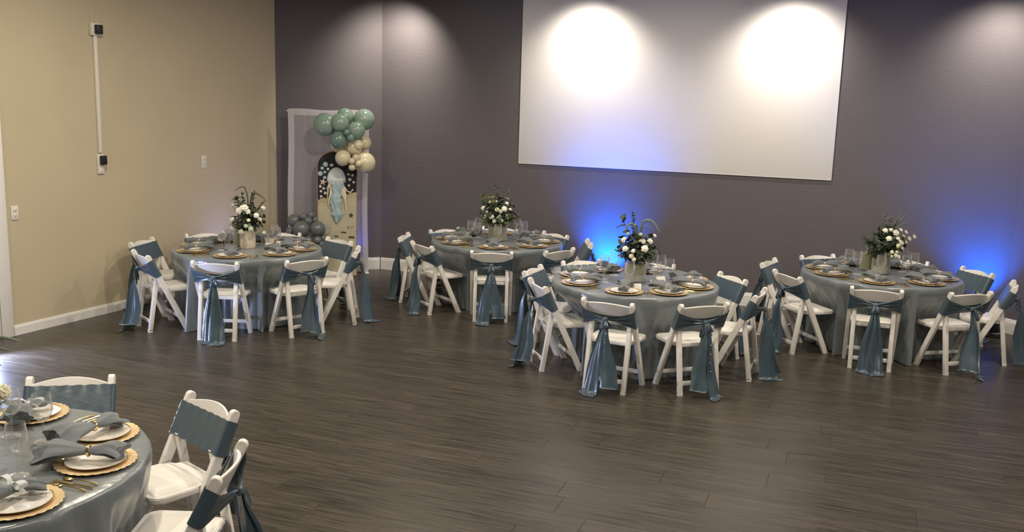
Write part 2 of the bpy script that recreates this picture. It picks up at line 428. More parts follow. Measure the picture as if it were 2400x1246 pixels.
# white door casing at the near end of the left wall, and an added unseen door that glows onto the floor
ln = inward(ld)
def on_left(u, off, z): p = L0 + ld * u + ln * off; return Vector((p.x, p.y, z))
def left_box(u0, u1, o0, o1, z0, z1, mb=None, r=0.003):
    mb = mb or MB(); c = on_left((u0 + u1) / 2, (o0 + o1) / 2, (z0 + z1) / 2)
    R = Matrix.Translation(c) @ Matrix.Rotation(atan2(ld.y, ld.x), 4, 'Z')
    return mb.rbox((0, 0, 0), (u1 - u0, o1 - o0, z1 - z0), r, R)
trim = left_box(-0.125, 0.0, 0.001, 0.028, 0.0005, 2.18)
left_box(-1.15, -1.03, 0.001, 0.028, 0.0005, 2.18, trim)
left_box(-1.15, 0.0, 0.001, 0.028, 2.185, 2.30, trim)
struct(trim.build('trim_1', M['trim']), 'white door casing at the left edge')
mb = MB()
for q in ((-1.025, -0.93, 0.004, 2.18), (-0.225, -0.13, 0.004, 2.18), (-0.928, -0.227, 0.004, 0.14), (-0.928, -0.227, 2.06, 2.18)): left_box(q[0], q[1], 0.001, 0.020, q[2], q[3], mb)
d1 = struct(mb.build('door_1', M['trim']), 'added unseen white framed door with glowing glass left of the casing')
left_box(-0.926, -0.229, 0.004, 0.010, 0.142, 2.058, None, 0.001).build('glow_pane', M['doorglow'], d1)
left_box(-0.20, -0.16, 0.021, 0.06, 0.98, 1.02).build('door_handle', M['metal'], d1)

# ------------------------------------------------------------------ things on the walls
bn = inward(bd); nn = inward(nd)
def on_back(u, off, z): p = N1 + bd * u + bn * off; return Vector((p.x, p.y, z))
def on_corner(u, off, z): p = L1 + nd * u + nn * off; return Vector((p.x, p.y, z))

a = on_back(2.025, 0, 1.592)
sc_ = tag(link('projection_screen', None, None, a, atan2(bd.y, bd.x)), 'large white projection screen panel on the charcoal back wall', 'screen')
MB().rbox((1.93, -0.009, 1.08), (3.86, 0.016, 2.16), 0.002).build('screen_surface', M['screen'], sc_)
fr = MB()
for c, s in (((1.93, -0.009, -0.004), (3.876, 0.018, 0.008)), ((1.93, -0.009, 2.164), (3.876, 0.018, 0.008)), ((-0.004, -0.009, 1.08), (0.008, 0.018, 2.16)), ((3.864, -0.009, 1.08), (0.008, 0.018, 2.16))): fr.rbox(c, s, 0.002)
fr.build('screen_frame', M['screen'], sc_)

def switch_plate(name, u, z0, z1, w, label):
    R = atan2(ld.y, ld.x); h = z1 - z0
    t = thing(name, label, 'wall outlet', on_left(u, 0.0, z0), R)
    MB().rbox((0, -0.0055, h / 2), (w, 0.009, h), 0.003).build('cover_plate', M['plate'], t)
    for k in (0.32, 0.70):
        s = MB().rbox((0, -0.0115, h * k), (w * 0.42, 0.006, h * 0.23), 0.002).build('receptacle', M['plate'], t)
        mb = MB()
        for dx in (-0.1, 0.1): mb.box((dx * w, -0.0149, h * k), (w * 0.05, 0.001, h * 0.07))
        mb.box((0, -0.0149, h * (k - 0.07)), (w * 0.1, 0.001, h * 0.03))
        mb.build('slot', M['slot'], s)
    return t
switch_plate('wall_outlet', 2.68, 1.482, 1.632, 0.082, 'white outlet plate on the beige wall right of the cable conduit')
switch_plate('wall_outlet', 0.103, 1.122, 1.256, 0.080, 'white outlet plate on the beige wall beside the door casing')

R = atan2(ld.y, ld.x)
t = thing('cable_conduit', 'white vertical cable conduit with black boxes on the beige wall', 'conduit', on_left(1.14, 0, 1.5), R)
MB().rbox((0.0, -0.014, 0.82), (0.040, 0.026, 1.20), 0.006).build('raceway', M['plate'], t)
MB().rbox((0.0, -0.022, 1.475), (0.115, 0.042, 0.125), 0.006).build('top_box', M['plate'], t)
MB().rbox((0.012, -0.062, 1.475), (0.080, 0.036, 0.092), 0.006).build('camera_unit', M['black'], t)
MB().tube([(-0.03, -0.02, 1.53), (-0.032, -0.02, 1.60), (-0.035, -0.012, 1.66)], 0.0022, 6).tube([(0.02, -0.03, 1.53), (0.012, -0.02, 1.59)], 0.0022, 6).build('cable', M['plate'], t)
lo = MB().rbox((0.0, -0.011, 0.105), (0.080, 0.020, 0.205), 0.004).build('lower_plate', M['plate'], t)
MB().rbox((0.0, -0.023, 0.045), (0.032, 0.005, 0.045), 0.002).build('receptacle', M['plate'], lo)
MB().rbox((0.008, -0.046, 0.145), (0.058, 0.046, 0.094), 0.005).build('power_adapter', M['black'], t)

# ------------------------------------------------------------------ lamps
def spot(name, parent, loc, target, power, col, size, blend, rad):
    ld_ = bpy.data.lights.new(name, 'SPOT'); ld_.energy = power; ld_.color = col
    ld_.spot_size = radians(size); ld_.spot_blend = blend; ld_.shadow_soft_size = rad
    o = bpy.data.objects.new(name, ld_); COL.objects.link(o); o.parent = parent
    o.location = loc; o.rotation_euler = (Vector(target) - Vector(loc)).to_track_quat('-Z', 'Y').to_euler()
    return o
def washer(u, label, dx=0.0):
    p = on_back(u, 0.60, 3.62)
    t = thing('wall_washer_lamp', label, 'ceiling lamp', p, atan2(bd.y, bd.x), 'wall washers along the back wall')
    MB().lathe([(0.0, 0.14), (0.052, 0.14), (0.060, 0.13), (0.060, 0.0), (0.055, 0.0), (0.050, 0.03), (0.0, 0.03)], 20).build('can', M['plate'], t)
    MB().tube([(0, 0, 0.14), (0, 0, CEIL - 3.62 - 0.001)], 0.011, 8).lathe([(0.045, CEIL - 3.62 - 0.02), (0.05, CEIL - 3.62 - 0.001)], 16).build('stem', M['plate'], t)
    MB().lathe([(0.0, 0.026), (0.048, 0.026), (0.048, 0.029), (0.0, 0.029)], 20).build('lens', M['lamp'], t)
    spot('lamp_light', t, (0, 0, 0.012), (dx, 0.54, -0.74), WASH_W * (1.3 if dx else 1.0), WASHC, 120, 1.0, 0.045)
for u, w in ((0.50, 'wall washer lamp near the corner above the balloon backdrop'), (2.92, 'wall washer lamp above the left half of the projection screen'),
             (5.35, 'wall washer lamp above the right half of the projection screen'), (7.52, 'wall washer lamp by the right end of the back wall')):
    washer(u, w, -0.28 if u < 1 else 0.0)

ROOM_LAMPS = [(-3.1, 7.6), (-0.9, 9.3), (1.6, 8.4), (4.2, 7.6), (-2.4, 4.9), (0.4, 5.6), (3.2, 4.8), (-4.6, 5.0), (-3.0, 1.6), (0.6, 2.0), (4.0, 1.6), (6.4, 4.2)]
LAMPW = ['near the beige wall table', 'between the beige wall table and the rearmost table', 'over the middle table', 'before the rightmost table', 'behind the foreground table', 'over the open floor centre', 'over the open floor at right', 'near the door', 'left of the camera', 'above the camera', 'right of the camera', 'by the right wall']
for i, (x, y) in enumerate(ROOM_LAMPS):
    t = thing('ceiling_downlight', 'recessed round ceiling downlight ' + LAMPW[i], 'ceiling lamp', (x, y, CEIL - 0.03), 0, 'recessed downlights over the room')
    MB().lathe([(0.085, 0.03), (0.10, 0.028), (0.10, 0.012), (0.082, 0.0), (0.078, 0.012), (0.078, 0.03)], 24, closed=True).build('trim_ring', M['plate'], t)
    MB().lathe([(0.0, 0.018), (0.077, 0.018), (0.077, 0.024), (0.0, 0.024)], 24).build('lens', M['lamp'], t)
    ll = bpy.data.lights.new('downlight', 'AREA'); ll.shape = 'DISK'; ll.size = 0.15; ll.energy = ROOM_W; ll.color = WARM
    o = bpy.data.objects.new('downlight', ll); COL.objects.link(o); o.parent = t; o.location = (0, 0, -0.004)

def uplight(loc, rz, label, tilt, power, col=BLUE, size=110, lean=0.0):
    t = thing('led_uplight', label, 'uplight', loc, rz, 'LED uplights on the floor')
    MB().rbox((0, 0, 0.012), (0.20, 0.13, 0.024), 0.006).build('foot', M['black'], t)
    for s in (-1, 1): MB().bar((s * 0.088, 0, 0.02), (s * 0.088, 0, 0.13), 0.008, 0.03, 0.002).build('yoke_arm', M['black'], t)
    Rm = Matrix.Translation((0, 0, 0.125)) @ Matrix.Rotation(lean, 4, 'Y') @ Matrix.Rotation(tilt, 4, 'X')
    h = MB(); h.lathe([(0.0, -0.085), (0.058, -0.085), (0.076, -0.06), (0.078, 0.07), (0.070, 0.072), (0.068, 0.058), (0.0, 0.058)], 20)
    h.v = [tuple(Rm @ Vector(p)) for p in h.v]; can = h.build('housing', M['black'], t)
    g = MB().lathe([(0.0, 0.060), (0.066, 0.060), (0.066, 0.064), (0.0, 0.064)], 20); g.v = [tuple(Rm @ Vector(p)) for p in g.v]
    g.build('lens', M['led'], t)
    p0 = Rm @ Vector((0, 0, 0.075)); p1 = Rm @ Vector((0, 0, 1.0))
    spot('led_light', t, p0, p1, power, col, size, 1.0, 0.05)
BA = atan2(bd.y, bd.x)
uplight(on_back(3.28, 0.34, 0.0), BA, 'LED uplight washing the back wall blue below the projection screen', radians(-32), BLUE_W * 0.75, BLUE, 94)
uplight(on_back(7.70, 0.30, 0.0), BA, 'LED uplight glowing blue in the right corner of the room', radians(-14), BLUE_W * 0.52, BLUE, 84, radians(-12))
uplight(on_corner(1.02, 0.11, 0.0), atan2(nd.y, nd.x), 'LED uplight behind the white voile backdrop', radians(2), BLUE_W * 0.022, (0.10, 0.10, 1.0))
uplight(on_left(2.95, 0.34, 0.0), R, 'LED uplight on the floor behind the table by the beige wall', radians(-3), BLUE_W * 0.030, (0.42, 0.40, 1.0), 130)

uplight(on_left(-0.62, 0.30, 0.0), R, 'added unseen LED light tipped towards the floor by the glowing door', radians(86), 380.0, (0.50, 0.60, 1.0), 165)  # made-up lamp out of view, throws bluish glare on the floor

# ------------------------------------------------------------------ tables, cloths
TABLE = {'A': (-2.8241, 9.7345), 'B': (-0.1816, 10.801), 'C': (1.1543, 8.5108), 'D': (3.7728, 9.3338), 'E': (-2.3745, 3.7993)}
TNAME = {'A': 'beige wall table', 'B': 'rearmost table', 'C': 'middle table', 'D': 'rightmost table', 'E': 'foreground table'}
CH = {'A1': (-3.788, 9.865, -1.705), 'A2': (-3.529, 9.246, -0.871), 'A3': (-2.841, 8.960, -0.041), 'A4': (-2.192, 9.206, 0.715), 'A5': (-1.895, 9.696, 1.656), 'A6': (-2.131, 10.208, 2.391), 'A7': (-3.401, 10.366, -2.436), 'A8': (-2.743, 10.531, -3.242),
      'B1': (-1.056, 10.843, -1.675), 'B2': (-0.822, 10.371, -0.945), 'B3': (-0.224, 10.082, 0.008), 'B4': (-0.705, 11.32, -2.432), 'B5': (-0.174, 11.585, -3.162), 'B6': (0.345, 11.243, 2.252), 'B7': (0.666, 10.786, 1.585), 'B8': (0.361, 10.295, 0.753),
      'C1': (0.424, 8.815, -1.956), 'C2': (0.465, 8.251, -1.274), 'C3': (0.909, 7.693, -0.468), 'C4': (1.522, 7.704, 0.334), 'C5': (1.998, 8.161, 1.124), 'C6': (1.917, 8.729, 1.921), 'C7': (0.82, 9.233, -2.705), 'C8': (1.37, 9.20, -3.525),
      'D1': (2.955, 9.67, -2.136), 'D2': (2.964, 9.114, -1.264), 'D3': (3.45, 8.613, -0.317), 'D4': (4.161, 8.569, 0.267), 'D5': (4.675, 8.949, 1.109), 'D6': (4.666, 9.536, 1.808), 'D7': (3.523, 10.068, -2.77), 'D8': (4.241, 9.959, -3.797),
      'E1': (-2.415, 4.771, -2.935), 'E2': (-1.716, 4.475, 2.414), 'E3': (-1.467, 3.883, 1.603)}
SEAT8 = {1: 'far left', 2: 'near left', 3: 'front left', 4: 'front right', 5: 'near right', 6: 'far right', 7: 'back left', 8: 'back right'}
SEATB = {1: 'far left', 2: 'near left', 3: 'front', 4: 'back left', 5: 'back middle', 6: 'back right', 7: 'far right', 8: 'near right'}
SEATE = {1: 'far', 2: 'right', 3: 'near right', 4: 'nearest'}
def seat(k): return (SEATB if k[0] == 'B' else SEATE if k[0] == 'E' else SEAT8)[int(k[1])]
TZ, TR = 0.755, 0.765
SEAT_F = 0.205                                   # seat's front edge in front of the chair's origin
def sstep(a, b, x):
    t = max(0.0, min(1.0, (x - a) / (b - a))); return t * t * (3 - 2 * t)

def tablecloth(k):
    cx, cy = TABLE[k]; rg = random.Random(ord(k) * 7)
    ch = [CH[c] for c in CH if c[0] == k]
    ph = [rg.uniform(0, 6.28) for _ in range(6)]
    NS = 288
    rings = [(0.0, 0)]
    mb = MB()
    V = [(0, 0, TZ)]; F = []
    tops = [0.15, 0.35, 0.55, 0.70, 0.755]
    skirt = [(TZ - 0.0015, 0.0), (TZ - 0.005, 0.02), (TZ - 0.012, 0.05)] + [(TZ - 0.012 - (TZ - 0.016) * (i / 22.0), 0.05 + 0.95 * i / 22.0) for i in range(1, 23)]
    for rr in tops:
        for s in range(NS):
            a = 2 * pi * s / NS
            V.append((rr * cos(a), rr * sin(a), TZ + 0.0012 * sin(5 * rr * 9 + ph[0]) * sin(3 * a + ph[1])))
    KX = 0.258                                            # half width kept clear for a chair's legs
    loc = []                                              # table centre and ray directions seen from each chair
    for (hx, hy, ha) in ch:
        px, py = cx - hx, cy - hy
        loc.append((cos(ha) * px + sin(ha) * py, -sin(ha) * px + cos(ha) * py, ha))
    def limit(a, req, r0):
        best = r0
        for (ox, oy, ha) in loc:                          # the cloth is pushed in by the chairs
            dx, dy = cos(a - ha), sin(a - ha)
            if dy < 0 and oy > req:
                r = (oy - req) / -dy
                if r < best and abs(ox + dx * r) < KX: best = r
            if abs(dx) > 1e-6:
                for sx in (-KX, KX):
                    r = (sx - ox) / dx
                    if 0 < r < best and oy + dy * r < req and oy + dy * r > -0.4 and dx * sx < 0: best = r
        return max(0.30, best)
    for (z, q) in skirt:
        row = []
        for s in range(NS):
            a = 2 * pi * s / NS
            r = TR - 0.004 + (0.004 if q > 0 else 0) + 0.004 * min(1, q * 20)
            g = q ** 0.85
            fold = 0.45 * sin(9 * a + ph[2] + 0.6 * sin(2 * a + ph[5])) + 0.35 * sin(16 * a + ph[3] + 1.2 * sin(3 * a)) + 0.25 * sin(29 * a + ph[4])
            r += g * (0.050 + 0.066 * fold)
            k_ = 1 - max(0.0, min(1.0, (z - 0.45) / 0.24))
            if k_ > 0:
                rl = limit(a, SEAT_F + 0.026, r)
                rl -= 0.010 * (1 + sin(a * 37 + ph[0])) * (1 if rl < r - 0.01 else 0)
                r += (rl - r) * k_
                r = min(r, limit(a, -0.25 + (0.785 - z) * 0.4777 + 0.050, r))
            row.append(r)
        for _ in range(2):
            row = [min(row[s], 0.25 * row[s - 1] + 0.5 * row[s] + 0.25 * row[(s + 1) % NS]) for s in range(NS)]
        for s in range(NS):
            a = 2 * pi * s / NS; r = row[s]
            zz = z + 0.004 * sin(13 * a + ph[1]) * (1 if q > 0.97 else 0)
            V.append((r * cos(a), r * sin(a), max(0.002, zz)))
    nr = len(tops) + len(skirt)
    for s in range(NS): F.append((0, 1 + s, 1 + (s + 1) % NS))
    for i in range(nr - 1):
        for s in range(NS):
            F.append((1 + i * NS + s, 1 + (i + 1) * NS + s, 1 + (i + 1) * NS + (s + 1) % NS, 1 + i * NS + (s + 1) % NS))
    mb.add(V, F)
    o = mb.build('tablecloth', M['cloth'], angle=75)
    o.location = (cx, cy, 0)
    tag(o, 'grey blue satin tablecloth reaching the floor on the ' + TNAME[k], 'tablecloth', 'satin tablecloths')

def round_table(k):
    cx, cy = TABLE[k]
    t = thing('round_table', 'round folding banquet table hidden under the cloth of the ' + TNAME[k], 'table', (cx, cy, 0), 0, 'round banquet tables')
    MB().lathe([(0.0, TZ - 0.030), (0.745, TZ - 0.030), (0.755, TZ - 0.025), (0.755, TZ - 0.008), (0.75, TZ - 0.004), (0.0, TZ - 0.004)], 48).build('tabletop', M['wood'], t)
    for i in range(4):
        an = pi / 4 + i * pi / 2
        MB().tube([(0.26 * cos(an), 0.26 * sin(an), TZ - 0.03), (0.27 * cos(an), 0.27 * sin(an), 0.001)], 0.014, 10).build('leg', M['metal'], t)
for k in 'ABCDE':
    round_table(k); tablecloth(k)

# ------------------------------------------------------------------ chairs
def SP(x, s, n):
    """chair back frame: x across, s down along the sloping post from its top, n towards the rear"""
    return (x, -0.25 + 0.431 * s - 0.902 * n, 0.785 - 0.902 * s - 0.431 * n)
def chair_meshes():
    D = {}
    hw, hn = 0.017, 0.026
    prof = [(hn * cos(a), hn - hn * sin(a)) for a in [pi * i / 10 for i in range(11)]]     # (n, s) semicircle top
    prof = prof + [(-hn, (0.785 + 0.431 * hn) / 0.902), (hn, (0.785 - 0.431 * hn) / 0.902)]
    for sd, nm in ((-1, 'postL'), (1, 'postR')):
        x0 = sd * 0.215; n = len(prof); mb = MB(); c = 0.004; cn = 0.0; V = []
        def sh(p, k):                                                      # inset ring for a soft edge
            nn_, ss = p; return (nn_ * (1 - k / hn), ss + (k if ss < hn else 0))
        rings = [(x0 - hw, c), (x0 - hw + c, 0), (x0 + hw - c, 0), (x0 + hw, c)]
        for xx, kk in rings: V += [SP(xx, sh(p, kk)[1], sh(p, kk)[0]) for p in prof]
        F = [tuple(range(n)), tuple(3 * n + i for i in range(n))]
        for r in range(3): F += [(r * n + i, r * n + (i + 1) % n, (r + 1) * n + (i + 1) % n, (r + 1) * n + i) for i in range(n)]
        mb.add(V, F); D[nm] = mb.mesh('post_leg', M['resin'], angle=35)
        mb = MB()
        mb.bar((sd * 0.172, -0.142, 0.590), (sd * 0.172, -0.2295, 0.012), 0.038, 0.040, 0.004)
        mb.prism([(sd * 0.172 - 0.019, -0.250), (sd * 0.172 + 0.019, -0.250), (sd * 0.172 + 0.019, -0.212), (sd * 0.172 - 0.019, -0.212)], 0.0, 0.022)
        D['rear' + nm[-1]] = mb.mesh('rear_leg', M['resin'], angle=35)
    # seat with narrow tail between the legs and full-width front
    out = [(-0.148, -0.17), (0.148, -0.17), (0.148, -0.100), (0.190, -0.096), (0.190, -0.045), (0.212, -0.035)]
    cr = 0.05
    out += [(0.212 - cr + cr * cos(a), SEAT_F - cr + cr * sin(a)) for a in [pi / 2 * i / 6 for i in range(7)]]
    out += [(-(0.212 - cr) - cr * sin(a), SEAT_F - cr + cr * cos(a)) for a in [pi / 2 * i / 6 for i in range(7)]]
    out += [(-0.212, -0.035), (-0.190, -0.045), (-0.190, -0.096), (-0.148, -0.100)]
    mb = MB().prism(out, 0.398, 0.430); bm = bmesh.new()
    vs_ = [bm.verts.new(p) for p in mb.v]
    for f in mb.f: bm.faces.new([vs_[i] for i in f])
    bmesh.ops.bevel(bm, geom=[e for e in bm.edges if abs(e.verts[0].co.z - e.verts[1].co.z) < 1e-6], offset=0.006, segments=2, affect='EDGES')
    D['seat'] = MB().frombm(bm).mesh('seat_frame', M['resin'], angle=35)
    def padpt(i, j):
        u, v = -1 + 2 * i / 14, -1 + 2 * j / 14
        e = max(abs(u), abs(v)); hw_ = 0.180
        x = u * hw_ * (1 - 0.06 * v * v * abs(u)); y = 0.045 + v * 0.142 * (1 - 0.06 * u * u * abs(v))
        return (x, y, 0.4305 + 0.018 * (1 - e ** 6))
    D['pad'] = MB().grid(padpt, 15, 15).mesh('seat_pad', M['pad'], angle=60)
    def bow(x): return 0.040 * (1 - (x / 0.2) ** 2) - 0.012
    def rail(s0, s1, th_):
        mb = MB(); nx = 25; V = []; F = []
        for i in range(nx):
            x = -0.199 + 0.398 * i / (nx - 1); n0 = bow(x); a_, b_ = s0(x), s1(x)
            r = min(0.004, (b_ - a_) / 4)
            for (s, n) in ((a_ + r, n0 - th_), (a_, n0 - th_ + r), (a_, n0 + th_ - r), (a_ + r, n0 + th_), (b_, n0 + th_), (b_, n0 - th_)): V.append(SP(x, s, n))
        for i in range(nx - 1):
            for k in range(6): F.append((i * 6 + k, i * 6 + (k + 1) % 6, (i + 1) * 6 + (k + 1) % 6, (i + 1) * 6 + k))
        F += [tuple(range(6)), tuple((nx - 1) * 6 + k for k in range(6))]
        return mb.add(V, F)
    D['crest'] = rail(lambda x: 0.004 + 0.046 * (abs(x) / 0.2) ** 1.9, lambda x: 0.128, 0.007).mesh('crest_rail', M['resin'], angle=40)
    D['slat'] = rail(lambda x: 0.165, lambda x: 0.215, 0.006).mesh('back_slat', M['resin'], angle=40)
    D['fstr'] = MB().rbox((0, 0.063, 0.13), (0.395, 0.018, 0.034), 0.004).mesh('stretcher', M['resin'])
    D['rstr'] = MB().rbox((0, -0.216, 0.10), (0.306, 0.018, 0.036), 0.004).mesh('stretcher', M['resin'])
    return D
CM = chair_meshes()

def sash_band(rg):
    S0, S1 = 0.060, 0.243
    ph = [rg.uniform(0, 6.28) for _ in range(4)]
    st = []                                       # (x, n, s_top, s_bottom, pull)
    for i in range(25):
        x = -0.229 + 0.458 * i / 24; st.append((x, -0.032 + 0.010 * (1 - (x / 0.23) ** 2), S0, S1, 0.0))
    st += [(0.236, -0.029, S0, S1, 0), (0.238, 0.0, S0, S1, 0), (0.237, 0.030, S0 + 0.002, S1 - 0.002, 0)]
    for i in range(17):
        q = i / 16.0; x = 0.231 * (1 - q) + 0.012 * q
        st.append((x, 0.036 + 0.050 * q ** 0.8, S0 + 0.004 + 0.052 * q ** 0.75, S1 - 0.006 - 0.090 * q ** 0.85, q))
    for i in range(17):
        q = 1 - i / 16.0; x = -(0.231 * (1 - q) + 0.012 * q)
        st.append((x, 0.036 + 0.050 * q ** 0.8, S0 + 0.004 + 0.052 * q ** 0.75, S1 - 0.006 - 0.090 * q ** 0.85, q))
    st += [(-0.237, 0.030, S0 + 0.002, S1 - 0.002, 0), (-0.238, 0.0, S0, S1, 0), (-0.236, -0.029, S0, S1, 0)]
    nv = 13
    def fn(i, j):
        x, n, a_, b_, q = st[i]; v = j / (nv - 1)
        s = a_ + (b_ - a_) * v
        if i < 25:
            n += 0.0022 * sin(x * 75 + ph[0]) * (2 * abs(v - 0.5)) ** 2
            s += 0.0022 * sin(x * 95 + ph[1]) * (1 if j in (0, nv - 1) else 0)
        else:
            n += 0.0060 * sin(2 * pi * 2.6 * v + ph[2] + 5 * x) * min(1, 1.6 * q) + 0.002 * sin(2 * pi * 5 * v + ph[3])
        return SP(x, s, n)
    return MB().grid(fn, len(st), nv, wrap=True)
KN = SP(0, 0.128, 0.094)
def sash_knot(rg):
    mb = MB(); ph = rg.uniform(0, 6.28); V = []
    mb.ball((0, 0, 0), 0.026, 16, 10, (1.0, 0.72, 0.95))
    out = []
    for x, y, z in mb.v:
        a_ = atan2(z, x); k = 1 + 0.10 * sin(5 * a_ + ph) + 0.05 * sin(9 * a_)
        out.append((KN[0] + x * k, KN[1] + y * k, KN[2] + z * k))
    mb.v = out; return mb
def sash_loop(rg, sd):
    L = rg.uniform(0.07, 0.13); w = rg.uniform(0.020, 0.032); ang = sd * rg.uniform(0.15, 0.5)
    def fn(i, j):
        t = 2 * pi * i / 20; v = -1 + 2 * j / 4
        a_ = L / 2 * (1 - cos(t)); b_ = 0.020 * sin(t) * (0.5 + 0.5 * (1 - cos(t)))
        y = KN[1] - 0.012 - b_ - 0.006 * v * v
        x = sd * 0.012 + sin(ang) * a_ + v * w * (0.35 + 0.65 * (1 - cos(t)) / 2)
        return (x, y, KN[2] - 0.004 - cos(ang) * a_ + 0.004 * v)
    return MB().grid(fn, 20, 5, wrap=True)
def sash_tail(rg, sd, spread, wide, bottom, twist):
    ph = [rg.uniform(0, 6.28) for _ in range(4)]; tw = rg.uniform(-0.25, 0.25); fl = bottom <= 0.02
    flare = rg.uniform(0.02, 0.055)
    nu, nv = 34, 13; curl = rg.uniform(0.03, 0.09) if fl else 0.0
    def fn(i, j):
        v = i / (nu - 1); u = -1 + 2 * j / (nv - 1)
        w = 0.020 + (wide / 2 - 0.020) * sstep(0, 0.75, v) + 0.012 * sstep(0.8, 1, v)
        xc = sd * 0.010 + sd * spread * v ** 1.15
        am = 0.010 + 0.016 * sin(pi * min(1, v * 1.1)) ** 1
        y = KN[1] - 0.008 - 0.028 * sstep(0, 0.3, v) - 0.014 * v + am * (sin(2.6 * u + ph[0] + 1.2 * v) + 0.45 * sin(6.0 * u + ph[1])) * 0.55
        x = xc + u * w * (1 - 0.10 * abs(sin(3 * v + ph[2]))) + 0.008 * sin(5 * v + ph[3])
        z = KN[2] - 0.010 - (KN[2] - 0.010 - bottom) * min(1, v / 0.93)
        if fl and v > 0.93:                                         # the end lies on the floor
            e = (v - 0.93) / 0.07; y -= curl * e; z = bottom + 0.010 * sin(pi * e) * (1 + 0.6 * sin(5 * u + ph[1]))
        else: z += 0.006 * sin(3 * u + ph[2]) * v
        yaw = sd * twist * sstep(0.02, 0.35, v); x = xc + (x - xc) * cos(yaw); y += -abs(twist) * 0.03 * v + u * w * sin(yaw)
        y -= flare * sstep(0.62, 0.97, v) * (0.75 + 0.35 * sin(4 * u + ph[3]))
        y = min(y, -0.262 - 0.016 * sstep(0.05, 0.6, v))
        return (x, y, max(z, 0.004 + (0.003 * (1 + u * sd)) * (1 if v > 0.9 else 0)))
    return MB().grid(fn, nu, nv)
SV = {}
SVspec = {k: None for k in range(6)}
for k in range(6):
    rg = random.Random(100 + k)
    sp = [(0.060, 0.130), (0.050, 0.160), (0.085, 0.155), (0.045, 0.140), (0.070, 0.145), (0.040, 0.165)][k]
    SV[k] = dict(band=sash_band(rg).mesh('sash', M['sash'], angle=80), knot=sash_knot(rg).mesh('knot', M['sash'], angle=80),
                 loops=[sash_loop(rg, s).mesh('bow_loop', M['sash'], angle=80) for s in ((-1, 1) if k % 2 == 0 else (1,))],
                 tails=[sash_tail(rg, s, sp[0], sp[1], 0.006 if (k + s) % 3 else 0.07, [0.5, 0.8, 0.3, 0.75, 0.55, 0.85][k]).mesh('tail', M['sash'], angle=80) for s in (-1, 1)])
VAR = {'A1': 1, 'A2': 5, 'A3': 0, 'A4': 1, 'A5': 3, 'A6': 4, 'B1': 3, 'B2': 4, 'B3': 2, 'C1': 3, 'C2': 5, 'C3': 2, 'C4': 4, 'C5': 5, 'C6': 3, 'D1': 1, 'D2': 4, 'D3': 0, 'D4': 1, 'D5': 5, 'E1': 0, 'E2': 2, 'E3': 1}
def chair(k, i):
    x, y, a_ = CH[k]
    t = thing('folding_chair', 'white folding chair with blue sash, %s seat of the %s' % (seat(k), TNAME[k[0]]), 'chair', (x, y, 0), a_, 'white folding chairs around the round tables')
    for nm, key in (('post_leg', 'postL'), ('post_leg', 'postR'), ('rear_leg', 'rearL'), ('rear_leg', 'rearR'), ('seat_frame', 'seat'), ('seat_pad', 'pad'),
                    ('crest_rail', 'crest'), ('back_slat', 'slat'), ('front_stretcher', 'fstr'), ('rear_stretcher', 'rstr')):
        link(nm, CM[key], t)
    sv = SV[VAR.get(k, i % 6)]
    s = link('sash', sv['band'], t); s['label'] = 'dusty blue satin sash tied around the chair back'
    link('knot', sv['knot'], s)
    for me in sv['loops']: link('bow_loop', me, s)
    for me in sv['tails']: link('tail', me, s)
    if k in ('C3', 'C4', 'B3'):                                    # pearl studs along the tails' inner edges
        rg = random.Random(i); mb = MB()
        for q in range(7):
            z = 0.60 - q * 0.075; mb.ball((rg.uniform(-0.01, 0.012) + 0.03, -0.335, z), 0.0045, 8, 6)
        p = mb.build('pearl_stud', M['china'], s)
    return t
for i, k in enumerate(CH): chair(k, i)

# ------------------------------------------------------------------ place settings
def charger_mesh():
    n = 28
    prof = [(0.0, 0.004), (0.105, 0.004), (0.118, 0.008), (0.150, 0.013), (0.165, 0.0155), (0.1665, 0.014), (0.150, 0.010), (0.118, 0.003), (0.105, 0.0), (0.0, 0.0)]
    return MB().lathe(prof, 112, lambda a, i: 1 + (0.034 * abs(sin(n * a / 2)) if i in (4, 5) else 0.014 * abs(sin(n * a / 2)) if i in (3, 6) else 0)).mesh('charger_plate', M['goldleaf'], angle=50)
CHARGER = charger_mesh()
PLATE = MB().lathe([(0.0, 0.005), (0.078, 0.005), (0.088, 0.008), (0.126, 0.017), (0.1295, 0.0185), (0.1295, 0.0165), (0.088, 0.003), (0.075, 0.0), (0.0, 0.0)], 56).mesh('dinner_plate', M['china'], angle=50)
RIM = MB().lathe([(0.1265, 0.0177), (0.1310, 0.0195), (0.1315, 0.0182), (0.1290, 0.0162)], 56, closed=True).mesh('gold_rim', M['gold'])
